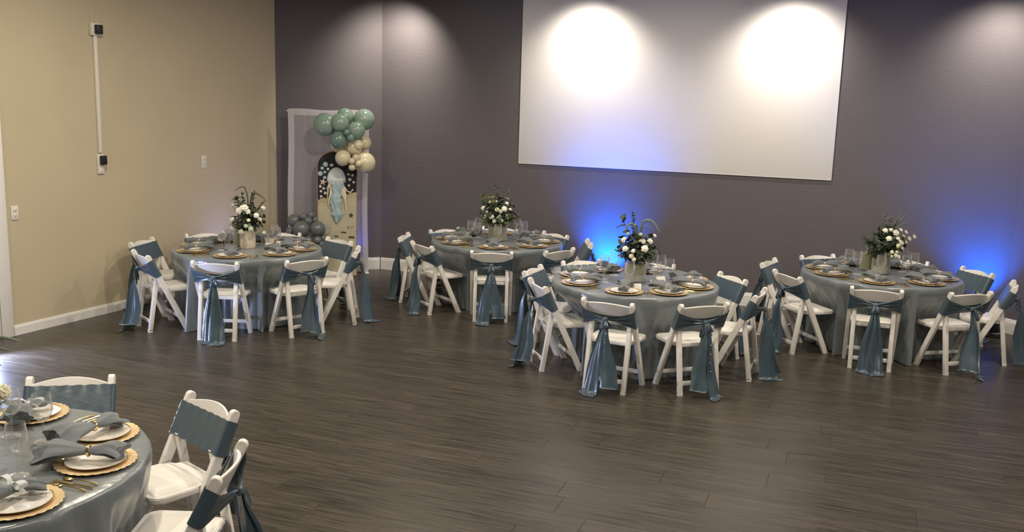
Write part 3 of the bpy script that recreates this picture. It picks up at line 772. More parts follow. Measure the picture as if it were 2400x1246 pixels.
def napkin_mesh(rg, style):
    ph = [rg.uniform(0, 6.28) for _ in range(5)]
    a1, a2 = (0.115, 0.075) if style == 0 else (0.085, 0.060) if style == 1 else (0.10, 0.045)
    h1, h2 = (0.030, 0.018) if style != 1 else (0.044, 0.016)
    L1_, L2_ = rg.uniform(0.14, 0.17), rg.uniform(0.09, 0.13)
    nu, nv = 25, 32
    def fn(i, j):
        u = -1 + 2 * i / (nu - 1); f = 2 * pi * j / nv; e = abs(u) ** 0.85
        L = L1_ if u < 0 else L2_
        w = 0.017 + (a1 if u < 0 else a2) * e * 0.62; h = 0.013 + (h1 if u < 0 else h2) * e * (1 - 0.45 * sstep(0.75, 1, abs(u)))
        pl = 1 + 0.16 * e * sin(6 * f + ph[0]) + 0.10 * e * sin(10 * f + ph[1])
        x = u * L + 0.012 * e * cos(4 * f + ph[2]) ; y = w * cos(f) * pl + 0.02 * sin(2 * u + ph[3]) * e
        z = 0.020 + h * (0.55 + 0.0) + h * sin(f) * pl * 0.9 - 0.014 * sstep(0.55, 1, abs(u))
        return (x, y, max(0.0, z))
    mb = MB().grid(lambda j, i: fn(i, j), nv, nu, wrap=True)
    mb.f.append(tuple(j * nu for j in range(nv))); mb.f.append(tuple(j * nu + nu - 1 for j in reversed(range(nv))))
    return mb
NAPS = [[napkin_mesh(random.Random(40 + 7 * s + q), s).mesh('napkin', M['napkin'], angle=70) for q in range(2)] for s in range(3)]
def ring_mesh():
    def fn(i, j):
        a = 2 * pi * i / 24; b = 2 * pi * j / 8
        r = 0.0195 + 0.0028 * cos(b)
        return (0.005 * sin(b), r * cos(a), 0.026 + r * sin(a))
    return MB().grid(fn, 24, 9, wrap=True).mesh('napkin_ring', M['gold'])
RING = ring_mesh()
def bow_mesh():
    mb = MB().ball((0, 0, 0.046), 0.014, 10, 8)
    for sd in (-1, 1):
        def fn(i, j, sd=sd):
            t = 2 * pi * i / 18; v = -1 + 2 * j / 4; a = 0.036 * (1 - cos(t)); b = 0.016 * sin(t)
            return (v * 0.013 * (0.4 + (1 - cos(t)) / 2), sd * (0.008 + a * 0.9), 0.050 + b + 0.012 * (1 - cos(t)) / 2)
        mb.grid(fn, 18, 5, wrap=True)
        mb.grid(lambda i, j, sd=sd: ((-1 + j) * 0.010 + 0.02 * i / 8, sd * (0.01 + 0.035 * i / 8), 0.045 - 0.030 * (i / 8) ** 1.6), 9, 3)
    return mb.mesh('ribbon_bow', M['tulle'], angle=70)
BOW = bow_mesh()
def spoon_mesh():
    mb = MB(); mb.tube([(0, -0.105 + 0.13 * i / 8, 0.0035 + 0.004 * sin(pi * i / 8)) for i in range(9)], lambda t: 0.0042 - 0.0018 * t, 8)
    mb.ball((0, 0.05, 0.0052), 0.017, 12, 8, (1, 1.45, 0.22)); return mb.mesh('spoon', M['gold'])
def fork_mesh():
    mb = MB(); mb.tube([(0, -0.105 + 0.13 * i / 8, 0.0035 + 0.004 * sin(pi * i / 8)) for i in range(9)], lambda t: 0.0042 - 0.0018 * t, 8)
    mb.rbox((0, 0.034, 0.0045), (0.022, 0.026, 0.0028), 0.001)
    for dx in (-0.0085, 0, 0.0085): mb.rbox((dx, 0.066, 0.0055), (0.0042, 0.044, 0.0024), 0.001)
    return mb.mesh('fork', M['gold'])
def knife_mesh():
    mb = MB(); mb.tube([(0, -0.11 + 0.10 * i / 6, 0.0048) for i in range(7)], lambda t: 0.0050 - 0.0012 * t, 8)
    mb.prism([(-0.006, -0.012), (0.007, -0.012), (0.010, 0.05), (0.007, 0.085), (-0.002, 0.102), (-0.006, 0.09)], 0.0025, 0.0045); return mb.mesh('knife', M['gold'])
CUT = {'fork': fork_mesh(), 'knife': knife_mesh(), 'spoon': spoon_mesh()}
def glass_meshes():
    out = [(0.036, 0.0), (0.037, 0.002), (0.020, 0.005), (0.006, 0.012), (0.0042, 0.03), (0.0042, 0.075), (0.007, 0.088), (0.022, 0.098), (0.036, 0.118), (0.0405, 0.140), (0.039, 0.165), (0.034, 0.205)]
    inn = [(0.0330, 0.205), (0.0378, 0.165), (0.0392, 0.140), (0.0345, 0.119), (0.020, 0.101), (0.0, 0.095)]
    g = MB().lathe(out + inn, 28).mesh('wine_glass', M['glass'], angle=60)
    w = MB().lathe([(0.0, 0.0965), (0.019, 0.1025), (0.0335, 0.1195), (0.0384, 0.140), (0.0384, 0.146), (0.0, 0.146)], 28).mesh('water', M['water'], angle=40)
    t = MB().lathe([(0.030, 0.0), (0.031, 0.002), (0.036, 0.09), (0.0348, 0.09), (0.0298, 0.008), (0.0, 0.008)], 24).mesh('tumbler', M['glass'], angle=50)
    return g, w, t
GLASS, WATER, TUMBLER = glass_meshes()
KEYS = list(CH) + ['E4']
PLATES = {'E1': (-2.382, 4.419), 'E2': (-1.927, 4.174), 'E3': (-1.805, 3.849), 'E4': (-1.921, 3.413)}
def setting(k, i):
    cx, cy = TABLE[k[0]]; rg = random.Random(900 + i * 13)
    if k in PLATES: px, py = PLATES[k]
    else:
        dx, dy = CH[k][0] - cx, CH[k][1] - cy; L = hypot(dx, dy); px, py = cx + dx / L * 0.565, cy + dy / L * 0.565
    an = atan2(py - cy, px - cx); where = 'at the %s seat of the %s' % (seat(k), TNAME[k[0]])
    z = TZ + 0.0022
    o = link('charger_plate', CHARGER, None, (px, py, z), rg.uniform(0, 6)); tag(o, 'gold scalloped charger ' + where, 'plate', 'gold charger plates')
    o = link('dinner_plate', PLATE, None, (px, py, z + 0.0045), 0); tag(o, 'white gold rimmed plate ' + where, 'plate', 'white dinner plates')
    link('gold_rim', RIM, o)
    st = 1 if k in ('E1', 'E4') else rg.choice([0, 0, 2])
    ox = -0.02 if k[0] != 'E' else -0.03
    nx, ny = px + cos(an) * ox, py + sin(an) * ox
    o = link('napkin', NAPS[st][rg.randrange(2)], None, (nx, ny, z + 0.0248), an + {'E2': 0.30, 'E3': 0.0, 'E4': radians(100)}.get(k, rg.uniform(-0.35, 0.35)))
    tag(o, 'slate napkin in a ring ' + where if st != 1 else 'slate napkin with ribbon bow ' + where, 'napkin', 'slate grey napkins')
    o.scale = (1.22, 1.15, 1.2) if k in ('E2', 'E3') else (1.05, 1.0, 1.05)
    if st == 1: link('ribbon_bow', BOW, o)
    else: link('napkin_ring', RING, o)
    # fork, knife and spoon lie together in the gap to the next place on the diner's right
    mates = sorted((atan2(PLATES[q][1] - cy, PLATES[q][0] - cx) if q in PLATES else atan2(CH[q][1] - cy, CH[q][0] - cx)) for q in KEYS if q[0] == k[0])
    gaps = [((m - an) % (2 * pi)) for m in mates if ((m - an) % (2 * pi)) > 0.02]
    gap = min(gaps + [0.80]); cr_ = 0.60
    free = 2 * cr_ * sin(gap / 2) - 2 * 0.176
    kit = ('fork', 'knife', 'spoon') if free > 0.098 else ('fork', 'spoon') if free > 0.066 else ('fork',) if free > 0.03 else ()
    if kit:
        for q, nm in enumerate(kit):
            ca = an + gap / 2 + (q - (len(kit) - 1) / 2) * 0.033 / cr_
            o = link(nm, CUT[nm], None, (cx + cos(ca) * cr_, cy + sin(ca) * cr_, z), an + gap / 2 + pi / 2 + rg.uniform(-0.03, 0.03)); tag(o, 'gold %s %s' % (nm, where), nm, 'gold cutlery')
    # glass towards the table's centre
    if k not in ('A3', 'A4', 'A1'):
        ga = an + rg.uniform(-0.05, 0.22); gr = rg.uniform(0.28, 0.325)
        gx, gy = cx + cos(ga) * gr, cy + sin(ga) * gr
        if k == 'D7': gx, gy = cx + cos(an - 0.4) * 0.36, cy + sin(an - 0.4) * 0.36
        if k == 'E2': gx, gy = -2.150, 4.075
        if k == 'E4': gx, gy = -2.061, 3.685
        if k == 'E1': gx, gy = -2.327, 4.13
        if k != 'E3':
            o = link('wine_glass', GLASS, None, (gx, gy, z), 0); tag(o, 'clear stemmed wine glass ' + where, 'glass', 'stemmed wine glasses')
            o.scale = (1.14, 1.14, 1.14)
            if rg.random() < 0.6: link('water', WATER, o)
for i, k in enumerate(KEYS): setting(k, i)
z0 = TZ + 0.0022
def tabpt(k, r, deg): return (TABLE[k][0] + r * cos(radians(deg)), TABLE[k][1] + r * sin(radians(deg)), z0)
for k, r, deg, w in (('A', 0.25, 62, 'beside the centrepiece of the beige wall table, back right'), ('A', 0.30, 52, 'beside the far right seat of the beige wall table'), ('A', 0.26, 160, 'behind the centrepiece of the beige wall table')):
    tag(link('tumbler', TUMBLER, None, tabpt(k, r, deg)), 'clear glass tumbler ' + w, 'glass', 'glass tumblers')
def votive(p, label, s):
    t = thing('votive_cup', label, 'candle', p); mb = MB().lathe([(0.028, 0.0), (0.032, 0.003), (0.034, 0.05), (0.031, 0.05), (0.029, 0.012), (0.0, 0.012)], 20).build('cup', M['china'], t)
    MB().lathe([(0.0, 0.012), (0.028, 0.012), (0.029, 0.040), (0.0, 0.041)], 18).build('candle', M['wax'], t)
    MB().tube([(0, 0, 0.041), (0.001, 0, 0.047)], 0.0010, 6).build('wick', M['ink'], t); t.scale = (s, s, s)
votive(tabpt('A', 0.22, 2), 'white votive cup right of the birch vase on the beige wall table', 1.05)
votive(tabpt('A', 0.33, 22), 'white votive cup farther right on the beige wall table', 1.15)
votive(tabpt('C', 0.24, -118), 'white votive cup left of the vase on the middle table', 0.8)
def place_card(p, rz, label):
    o = tag(link('place_card', None, None, p, rz), label, 'card', 'folded place cards')
    MB().prism([(-0.022, 0.0), (-0.0205, 0.0), (0.0, 0.046), (0.0205, 0.0), (0.022, 0.0), (0.0, 0.049)], -0.048, 0.048, lambda a, b, z: (z, a, b)).build('folded_card', M['card'], o)
place_card(tabpt('C', 0.37, -96), radians(-6), 'white folded place card in front of the vase on the middle table')
place_card(tabpt('C', 0.25, -48), radians(-12), 'white folded place card by the front right seat of the middle table')
place_card(tabpt('C', 0.24, 5), radians(20), 'white folded place card right of the vase on the middle table')
place_card(tabpt('A', 0.40, 70), radians(5), 'white folded place card by the back right seat of the beige wall table')

# ------------------------------------------------------------------ vases and bouquets
def flower_mesh(rg, m, petals=22, open_=1.0):
    mb = MB()
    mb.ball((0, 0, 0), 0.42, 10, 8, (1, 1, 0.9))
    for p in range(petals):
        t = p / petals; a = p * 2.39996; el = radians(85 - 95 * t)
        rr = 0.45 + 0.50 * t
        d = Vector((cos(a) * cos(el), sin(a) * cos(el), sin(el)))
        side = Vector((-sin(a), cos(a), 0)); up = d.cross(side) * -1
        def fn(i, j):
            u = -1 + 2 * i / 4; v = j / 4
            w = 0.46 * sin(pi * (0.12 + 0.80 * v)) * (1 - 0.25 * v)
            c = d * (0.20 + rr * (0.25 + 0.75 * v) * 0.75) + up * (0.30 * v * v - 0.05) * open_
            return tuple(c + side * (u * w) - d * (0.16 * u * u) + d * (0.05 * sin(7 * u + p) * v))
        mb.grid(fn, 5, 5)
    return mb.mesh('flower', m, angle=80)
FL = [flower_mesh(random.Random(q), M['petal'], 20 + 3 * q) for q in range(3)] + [flower_mesh(random.Random(9), M['petal2'], 22), flower_mesh(random.Random(11), M['palegreen'], 16)]
def leaf(mb, p, d, L, w, rg, droop=0.2):
    d = d.normalized(); s = d.cross(Vector((rg.uniform(-0.4, 0.4), rg.uniform(-0.4, 0.4), 1)))
    if s.length < 0.01: s = Vector((1, 0, 0))
    s.normalize(); nrm = s.cross(d)
    V = []
    for v, ww in ((0, 0.12), (0.3, 0.95), (0.62, 0.85), (1.0, 0.03)):
        c = p + d * (L * v) - Vector((0, 0, droop * L * v * v))
        for u in (-1, 0, 1): V.append(c + s * (u * w * ww * 0.5) + nrm * (0.14 * w * abs(u)))
    F = [(i * 3 + j, i * 3 + j + 1, (i + 1) * 3 + j + 1, (i + 1) * 3 + j) for i in range(3) for j in range(2)]
    mb.add(V, F)
def sprig_mesh(rg, kind):
    """unit sprig growing along +Z, about 1 long"""
    mb = MB(); bx = rg.uniform(-0.25, 0.25); by = rg.uniform(-0.25, 0.25)
    def P(t): return Vector((bx * t * t, by * t * t, t * (1 - 0.08 * t)))
    mb.tube([P(i / 7) for i in range(8)], lambda t: 0.018 - 0.011 * t, 5)
    n = {'euc': 13, 'fern': 22, 'broad': 10}[kind]
    for q in range(n):
        t = 0.18 + 0.80 * q / (n - 1); a = q * 2.4 if kind != 'fern' else (0 if q % 2 else pi) + rg.uniform(-0.25, 0.25)
        out = Vector((cos(a), sin(a), rg.uniform(0.15, 0.8)))
        L, w = {'euc': (0.20, 0.15), 'fern': (0.24 * (1.15 - 0.6 * t), 0.065), 'broad': (0.32, 0.20)}[kind]
        k = rg.uniform(0.75, 1.2); leaf(mb, P(t), out, L * k, w * k, rg, rg.uniform(0, 0.5))
    return mb
SPR = {'euc': [sprig_mesh(random.Random(60 + q), 'euc').mesh('leaf_sprig', M['leafsage'], angle=70) for q in range(3)],
       'dark': [sprig_mesh(random.Random(70 + q), 'broad').mesh('leaf_sprig', M['leafdark'], angle=70) for q in range(3)],
       'fern': [sprig_mesh(random.Random(80 + q), 'fern').mesh('leaf_sprig', M['leafdark'], angle=70) for q in range(2)],
       'olive': [sprig_mesh(random.Random(90 + q), 'euc').mesh('leaf_sprig', M['leafolive'], angle=70) for q in range(2)],
       'sagef': [sprig_mesh(random.Random(95 + q), 'fern').mesh('leaf_sprig', M['leafsage'], angle=70) for q in range(2)]}
def glass_vase(p, label, r, h, fill, lower=None):
    t = thing('flower_vase', label, 'vase', p)
    MB().lathe([(r * 0.94, 0.0), (r, 0.004), (r, h), (r * 0.975, h), (r * 0.965, 0.010), (0.0, 0.010)], 32).build('glass', M['glass'], t)
    zz = 0.0115
    if lower is not None:
        MB().lathe([(0.0, zz), (r * 0.955, zz), (r * 0.955, h * 0.40), (0.0, h * 0.40)], 28).build('bead_layer', lower, t); zz = h * 0.405
    MB().lathe([(0.0, zz), (r * 0.955, zz), (r * 0.955, h * 0.93), (0.0, h * 0.95)], 28).build('moss_layer', fill, t)
    return t
def birch_vase(p, label, r, h):
    t = thing('flower_vase', label, 'vase', p)
    MB().lathe([(r * 0.92, 0.0), (r * 0.97, 0.006), (r, h * 0.3), (r * 0.985, h * 0.7), (r, h), (r * 0.90, h), (r * 0.88, h * 0.88), (0.0, h * 0.88)], 36, lambda a, i: 1 + 0.012 * sin(7 * a + i)).build('vase_body', M['birch'], t)
    return t
def bouquet(k, label, flowers, nsprig, mix, seed, rad, top, mouth, long_=(), H=0.19, base=None):
    """flowers: (dx, dz above table, radius, mesh index); sprigs fan out of the vase mouth"""
    rg = random.Random(seed); cx, cy = base or TABLE[k]
    t = thing('flower_bouquet', label, 'bouquet', (cx, cy, z0 + H), 0)
    def put(kind, start, d, L):
        o = link('leaf_sprig', rg.choice(SPR[kind]), t); o.location = start; o.scale = (L, L, L)
        q = Vector(d).to_track_quat('Z', 'Y'); o.rotation_mode = 'QUATERNION'; o.rotation_quaternion = q
    for i in range(nsprig):
        a = i * 2.39996 + rg.uniform(-0.3, 0.3); u = (i + 0.5) / nsprig
        el = radians(max(24, 88 - 72 * u ** 0.8 + rg.uniform(-8, 8))); d = Vector((cos(a) * cos(el), sin(a) * cos(el), max(0.05, sin(el))))
        st = Vector((cos(a) * mouth * 0.5 * u, sin(a) * mouth * 0.5 * u, -0.02 + 0.07 * rg.random()))
        L = (rad + (top - rad) * max(0, sin(el)) ** 2) * rg.uniform(0.72, 1.0)
        put(rg.choice(mix), st, d, L)
    for i in range(16):                                        # tight leafy heart
        a = i * 2.39996; el = radians(rg.uniform(5, 80)); put('dark' if i % 3 else mix[0], (0, 0, rg.uniform(-0.02, 0.12)), (cos(a) * cos(el), sin(a) * cos(el), sin(el) + 0.1), rad * rg.uniform(0.6, 0.9))
    for kind, dx, dy, dz, L in long_: put(kind, (0, 0, 0.10), (dx, dy, dz), L)
    for dx, dz, r, mi in flowers:
        f = link('flower', FL[mi % len(FL)], t)
        dep = -sqrt(max(0.0, (rad * 0.98) ** 2 - dx * dx)) * (1.0 if dz - H < rad * 1.1 else 0.55) - 0.01
        f.location = (dx, dep, dz - H); f.scale = (r * 1.12,) * 3
        nrm = Vector((dx * 1.4, dep * 0.9 - 0.03, 0.10 + max(0, dz - H - 0.08) * 0.4))
        f.rotation_mode = 'QUATERNION'; f.rotation_quaternion = nrm.to_track_quat('Z', 'Y')
        s = MB().tube([Vector((dx * 0.15, dep * 0.15, 0.02)), Vector((dx * 0.6, dep * 0.6, (dz - H) * 0.55)), Vector((dx, dep * 0.97, dz - H - r * 0.25))], 0.0028, 5).build('flower_stem', M['stem'], t)
    return t
def flowers_px(lst, cx, by, s):
    return [((x - cx) / s, (by - y) / s, r / s, m) for x, y, r, m in lst]
def arc_blades(parent, arcs, m, name='grass_blade'):
    for pts, w in arcs:
        P = [Vector(p) for p in pts]; Q = []
        for i in range(13):
            t = i / 12 * (len(P) - 1); k = min(int(t), len(P) - 2); e = t - k
            p0, p1, p2, p3 = P[max(k - 1, 0)], P[k], P[k + 1], P[min(k + 2, len(P) - 1)]
            Q.append(0.5 * ((2 * p1) + (p2 - p0) * e + (2 * p0 - 5 * p1 + 4 * p2 - p3) * e * e + (3 * p1 - p0 - 3 * p2 + p3) * e ** 3))
        MB().tube(Q, lambda t, w=w: w * (0.25 + sin(pi * min(1, 0.15 + 0.8 * t))), 6).build(name, m, parent)

# beige wall table
birch_vase((*TABLE['A'], z0), 'cream birch bark vase on the beige wall table', 0.082, 0.195)
glass_vase((TABLE['A'][0] - 0.125, TABLE['A'][1] + 0.13, z0), 'moss filled glass vase behind the birch vase on the beige wall table', 0.070, 0.17, M['mossgrey'])
bA = bouquet('A', 'bouquet of white poppies and dark greenery on the beige wall table',
    flowers_px([(580, 486, 13, 0), (570, 492, 12, 1), (588, 494, 9, 0), (553, 513, 7.5, 2), (619, 487, 6.5, 1), (609, 502, 8, 2), (614, 512, 6, 0), (552, 533, 7, 3), (577, 539, 8, 4), (598, 532, 8, 4), (588, 525, 6, 4), (594, 512, 5, 3), (551, 481, 3.5, 3)], 581, 581, 217),
    34, ['dark', 'dark', 'fern', 'euc'], 3, 0.165, 0.30, 0.08,
    (('fern', -0.16, 0.0, 1.0, 0.34), ('fern', 0.30, -0.05, 0.9, 0.36), ('olive', -0.35, 0.0, 0.85, 0.30), ('fern', 0.62, 0.0, 0.75, 0.30), ('dark', -0.25, 0.1, 0.9, 0.28)))
arc_blades(bA, [([(0.0, 0, 0.20), (0.01, 0, 0.33), (-0.02, 0, 0.45), (-0.06, -0.01, 0.455), (-0.12, -0.02, 0.42)], 0.005), ([(0.02, 0, 0.20), (0.05, 0, 0.36), (0.09, -0.02, 0.40), (0.16, -0.03, 0.37), (0.22, -0.05, 0.32)], 0.006)], M['leafdark'], 'drooping_frond')
# rearmost table
glass_vase((*TABLE['B'], z0), 'wide moss filled glass vase on the rearmost table', 0.115, 0.185, M['mossgrey'])
bouquet('B', 'bouquet of small white roses and pale greenery on the rearmost table',
    flowers_px([(1131, 487, 7, 0), (1151, 504, 7.5, 1), (1181, 485, 8, 2), (1186, 474, 5.5, 0), (1194, 487, 4.5, 1), (1147, 472, 4.5, 3), (1164, 487, 6, 3), (1172, 491, 6, 4), (1158, 514, 6, 4), (1141, 494, 4, 4), (1162, 470, 4, 4), (1138, 503, 5, 4), (1176, 512, 4.5, 4), (1187, 500, 4.5, 4)], 1166, 564, 198),
    44, ['euc', 'euc', 'olive', 'dark', 'sagef'], 5, 0.19, 0.37, 0.10,
    (('olive', -0.5, 0, 0.9, 0.34), ('sagef', 0.35, 0, 0.9, 0.36), ('euc', -0.1, 0, 1, 0.38)))
# middle table
glass_vase((*TABLE['C'], z0), 'moss filled glass vase on the middle table', 0.100, 0.175, M['mossgrey'], M['beads'])
bC = bouquet('C', 'bouquet of white carnations with drooping fronds on the middle table',
    flowers_px([(1456, 560, 8.5, 0), (1458, 578, 8.5, 1), (1476, 581, 6, 2), (1472, 593, 6.5, 3), (1478, 600, 6, 3), (1498, 560, 10, 0), (1516, 561, 9, 1), (1502, 575, 10, 2), (1527, 549, 6, 0), (1493, 545, 5.5, 4), (1480, 619, 3.2, 4), (1464, 545, 5, 4)], 1489, 659, 249),
    40, ['dark', 'dark', 'dark', 'fern', 'euc'], 7, 0.185, 0.30, 0.09,
    (('dark', -0.45, 0, 0.8, 0.34), ('fern', -0.2, 0.1, 1, 0.38)))
arc_blades(bC, [([(0.0, 0, 0.18), (0.03, 0, 0.30), (0.05, 0, 0.375), (0.12, -0.02, 0.385), (0.17, -0.04, 0.33), (0.20, -0.05, 0.28)], 0.009), ([(0.0, 0, 0.15), (-0.03, 0, 0.30), (-0.06, -0.01, 0.35), (-0.10, -0.03, 0.33), (-0.125, -0.05, 0.27)], 0.010),
                ([(0.0, 0, 0.15), (0.0, 0, 0.28), (-0.015, -0.02, 0.34), (-0.05, -0.05, 0.33)], 0.007), ([(0.03, 0, 0.20), (0.04, -0.02, 0.31), (0.08, -0.04, 0.34), (0.13, -0.06, 0.31)], 0.004)], M['leafsage'], 'drooping_frond')
# rightmost table
glass_vase((*TABLE['D'], z0), 'glass vase with moss over pale beads on the rightmost table', 0.090, 0.205, M['moss'], M['beads'])
glass_vase((TABLE['D'][0] - 0.055, TABLE['D'][1] + 0.20, z0), 'second moss filled vase behind the vase on the rightmost table', 0.085, 0.19, M['moss'])
bD = bouquet('D', 'bouquet of many white blossoms with grassy greens on the rightmost table',
    flowers_px([(2058, 535, 7.5, 0), (2071, 533, 5.5, 1), (2084, 540, 9.5, 2), (2097, 534, 6, 0), (2061, 551, 8, 1), (2094, 561, 8.5, 2), (2083, 551, 6, 0), (2085, 568, 7, 3), (2099, 574, 6.5, 0), (2116, 541, 6.5, 1), (2125, 556, 7.5, 2), (2111, 550, 5.5, 3), (2136, 551, 7, 0), (2118, 564, 5.5, 1), (2071, 582, 5.5, 3), (2081, 590, 6.5, 3), (2090, 594, 6.5, 0), (2071, 592, 5, 4), (2083, 582, 5, 3)], 2066, 640, 229),
    36, ['dark', 'dark', 'fern', 'sagef'], 11, 0.185, 0.32, 0.09,
    (('sagef', 0.25, 0, 1, 0.36), ('sagef', 0.45, 0, 0.9, 0.34), ('sagef', 0.12, 0, 1, 0.33), ('fern', -0.8, 0, 0.25, 0.26)))
arc_blades(bD, [([(0.05, 0, 0.20), (0.12, -0.02, 0.34), (0.10, -0.03, 0.37), (0.05, -0.04, 0.40), (0.0, -0.05, 0.39), (-0.02, -0.05, 0.37)], 0.004), ([(0.04, 0, 0.22), (0.10, -0.02, 0.345), (0.07, -0.04, 0.33), (0.02, -0.06, 0.33)], 0.0035),
                ([(0.06, 0, 0.2), (0.13, 0, 0.34), (0.20, -0.01, 0.43)], 0.004), ([(0.06, 0, 0.2), (0.14, 0, 0.30), (0.22, -0.01, 0.36)], 0.004), ([(0.05, 0, 0.2), (0.10, 0, 0.34), (0.15, -0.01, 0.44)], 0.004)], M['leafsage'])
# foreground table (mostly left of the picture)
glass_vase((*TABLE['E'], z0), 'moss filled glass vase on the foreground table', 0.100, 0.19, M['mossgrey'])
bE = bouquet('E', 'bouquet with sage fronds and a white rose on the foreground table',
    [(0.08, 0.30, 0.04, 0), (0.215, 0.335, 0.045, 3), (-0.05, 0.38, 0.045, 1), (-0.14, 0.30, 0.04, 2), (0.0, 0.26, 0.035, 0)], 34, ['dark', 'euc', 'sagef'], 13, 0.19, 0.32, 0.09)
arc_blades(bE, [([(0.0, 0, 0.15), (0.10, 0.03, 0.34), (0.17, 0.05, 0.37), (0.25, 0.08, 0.345)], 0.008), ([(0.0, 0, 0.12), (0.08, 0.02, 0.28), (0.14, 0.03, 0.33), (0.215, 0.05, 0.31)], 0.008), ([(0.0, 0, 0.12), (0.10, 0.02, 0.25), (0.19, 0.03, 0.25)], 0.006)], M['leafsage'], 'drooping_frond')

# ------------------------------------------------------------------ backdrop corner
NA = atan2(nd.y, nd.x)
# local frame on the corner wall: x along the wall, -y towards the room, origin on the wall's left end
t = thing('voile_backdrop', 'white voile backdrop hung on a metal frame in the corner', 'backdrop', on_corner(0, 0, 0), NA)
U0, U1, BZ, BO = 0.135, 1.182, 2.185, -0.22
for x in (U0 + 0.02, U1 - 0.02):
    MB().tube([(x, BO, 0.001), (x, BO, BZ - 0.015)], 0.011, 10).build('pole', M['pole'], t)
    MB().rbox((x, BO, 0.006), (0.05, 0.26, 0.010), 0.003).build('foot', M['pole'], t)
MB().tube([(U0 - 0.012, BO, BZ - 0.015), (U1 + 0.012, BO, BZ - 0.015)], 0.011, 10).build('crossbar', M['pole'], t)
rg = random.Random(2); ph = [rg.uniform(0, 6.28) for _ in range(6)]
def voile(x0, x1, nx, nz, dy, amp, zt, zb):
    def fn(i, j):
        u = i / (nx - 1); v = j / (nz - 1); x = x0 + (x1 - x0) * u
        w = amp * (0.35 + 0.65 * v)
        y = BO - 0.016 + dy + w * (sin(38 * x + ph[0]) + 0.6 * sin(71 * x + ph[1] + v) + 0.3 * sin(5 * v * 3 + ph[2]))
        return (x + 0.010 * sin(7 * v + ph[3]) * (1 if u in (0, 1) else 0.3), y, zt - (zt - zb) * v + 0.008 * sin(9 * x + ph[4]) * (1 - v) * (1 if j == 0 else 0))
    return MB().grid(fn, nx, nz)
voile(U0, U1, 80, 30, 0, 0.006, BZ + 0.004, 0.012).build('voile_panel', M['voile'], t, angle=80)
voile(U0 - 0.006, U0 + 0.072, 12, 30, -0.012, 0.005, BZ + 0.010, 0.016).build('voile_hem', M['voile2'], t, angle=80)
voile(U1 - 0.075, U1 + 0.004, 12, 30, -0.012, 0.010, BZ + 0.006, 0.016).build('voile_hem', M['voile2'], t, angle=80)
voile(U0 + 0.02, U1 - 0.02, 60, 6, -0.010, 0.004, BZ + 0.012, BZ - 0.07).build('voile_header', M['voile2'], t, angle=80)

# jellyfish board
BX = 0.742
board = thing('jellyfish_board', 'arched board with a jellyfish, bubbles and gilt torn edge', 'display board', on_corner(BX, 0.45, 0), NA)
SX, HW, HT, TH = 178.0, 0.263, 1.42, 0.018
def arch(w, h0, h1, n=20): # sides to h0, elliptical top to h1
    return [(-w, 0.0), (w, 0.0), (w, h0)] + [(w * cos(pi * i / n) , h0 + (h1 - h0) * sin(pi * i / n) ** 0.85) for i in range(1, n)] + [(-w, h0)]
def bfn(a, b, z): return (a, -z, b)
MB().prism(arch(HW, 1.46, 1.675), 0.0, TH, lambda a, b, z: bfn(a, b + 0.001, z)).build('board_edge', M['boardedge'], board)
MB().prism(arch(HW - 0.010, 1.46, 1.664), TH + 0.0005, TH + 0.002, lambda a, b, z: bfn(a, max(b, 0.012), z)).build('navy_field', M['boardnavy'], board)
def bp(px, py): return ((px - 785.5) / SX, 1.492 - (py - 385) / 177.7)          # photo sample to board coordinates
rg = random.Random(8)
edge = []
for i in range(31):
    q = i / 30; x = -HW + 0.011 + q * 2 * (HW - 0.011); py = 467 - 17 * q + rg.uniform(-3.2, 3.2)
    edge.append((x, bp(0, py)[1]))
MB().prism([(-HW + 0.011, 0.013), (HW - 0.011, 0.013)] + edge[::-1], TH + 0.0025, TH + 0.0045, bfn).build('cream_field', M['boardcream'], board, smooth=False)
mb = MB()
for i in range(30):
    (x0_, y0_), (x1_, y1_) = edge[i], edge[i + 1]
    if -0.11 < x0_ < 0.075: continue
    d = rg.uniform(0.018, 0.040)
    mb.prism([(x0_, y0_ + 0.006), (x1_, y1_ + 0.006), (x1_ - 0.002, y1_ - d), ((x0_ + x1_) / 2, (y0_ + y1_) / 2 - d * 1.6), (x0_ + 0.002, y0_ - d * 0.7)], TH + 0.005, TH + 0.006 + rg.uniform(0.002, 0.010), bfn)
mb.build('torn_gilt_edge', M['torngold'], board, smooth=False)
C6 = lambda x, y: bp(730 + x / 5.66, 360 + y / 5.66)
for x, y, r, blue in ((162, 138, 33, 1), (242, 147, 21, 0), (118, 188, 22, 1), (193, 198, 17, 0), (152, 238, 19, 1), (93, 259, 31, 1), (150, 310, 20, 1), (92, 427, 18, 0), (135, 455, 17, 0), (100, 492, 17, 0), (156, 515, 19, 0), (102, 560, 17, 0), (462, 268, 18, 0), (516, 280, 18, 0), (480, 337, 21, 0), (531, 372, 17, 0), (468, 415, 17, 0), (515, 475, 12, 0)):
    c = C6(x, y); rr = r / 5.66 / SX
    mb = MB().lathe([(0.0, 0.0045), (rr * 0.45, 0.0045), (rr * 0.55, 0.0028), (rr * 0.80, 0.0028), (rr * 0.86, 0.0045), (rr, 0.0035), (rr, 0.0), (0.0, 0.0)], 18)
    mb.v = [(c[0] + p[0], -TH - 0.0025 - p[2], c[1] + p[1]) for p in mb.v]
    mb.build('bubble', M['bubbleblue' if blue else 'bubblewhite'], board)
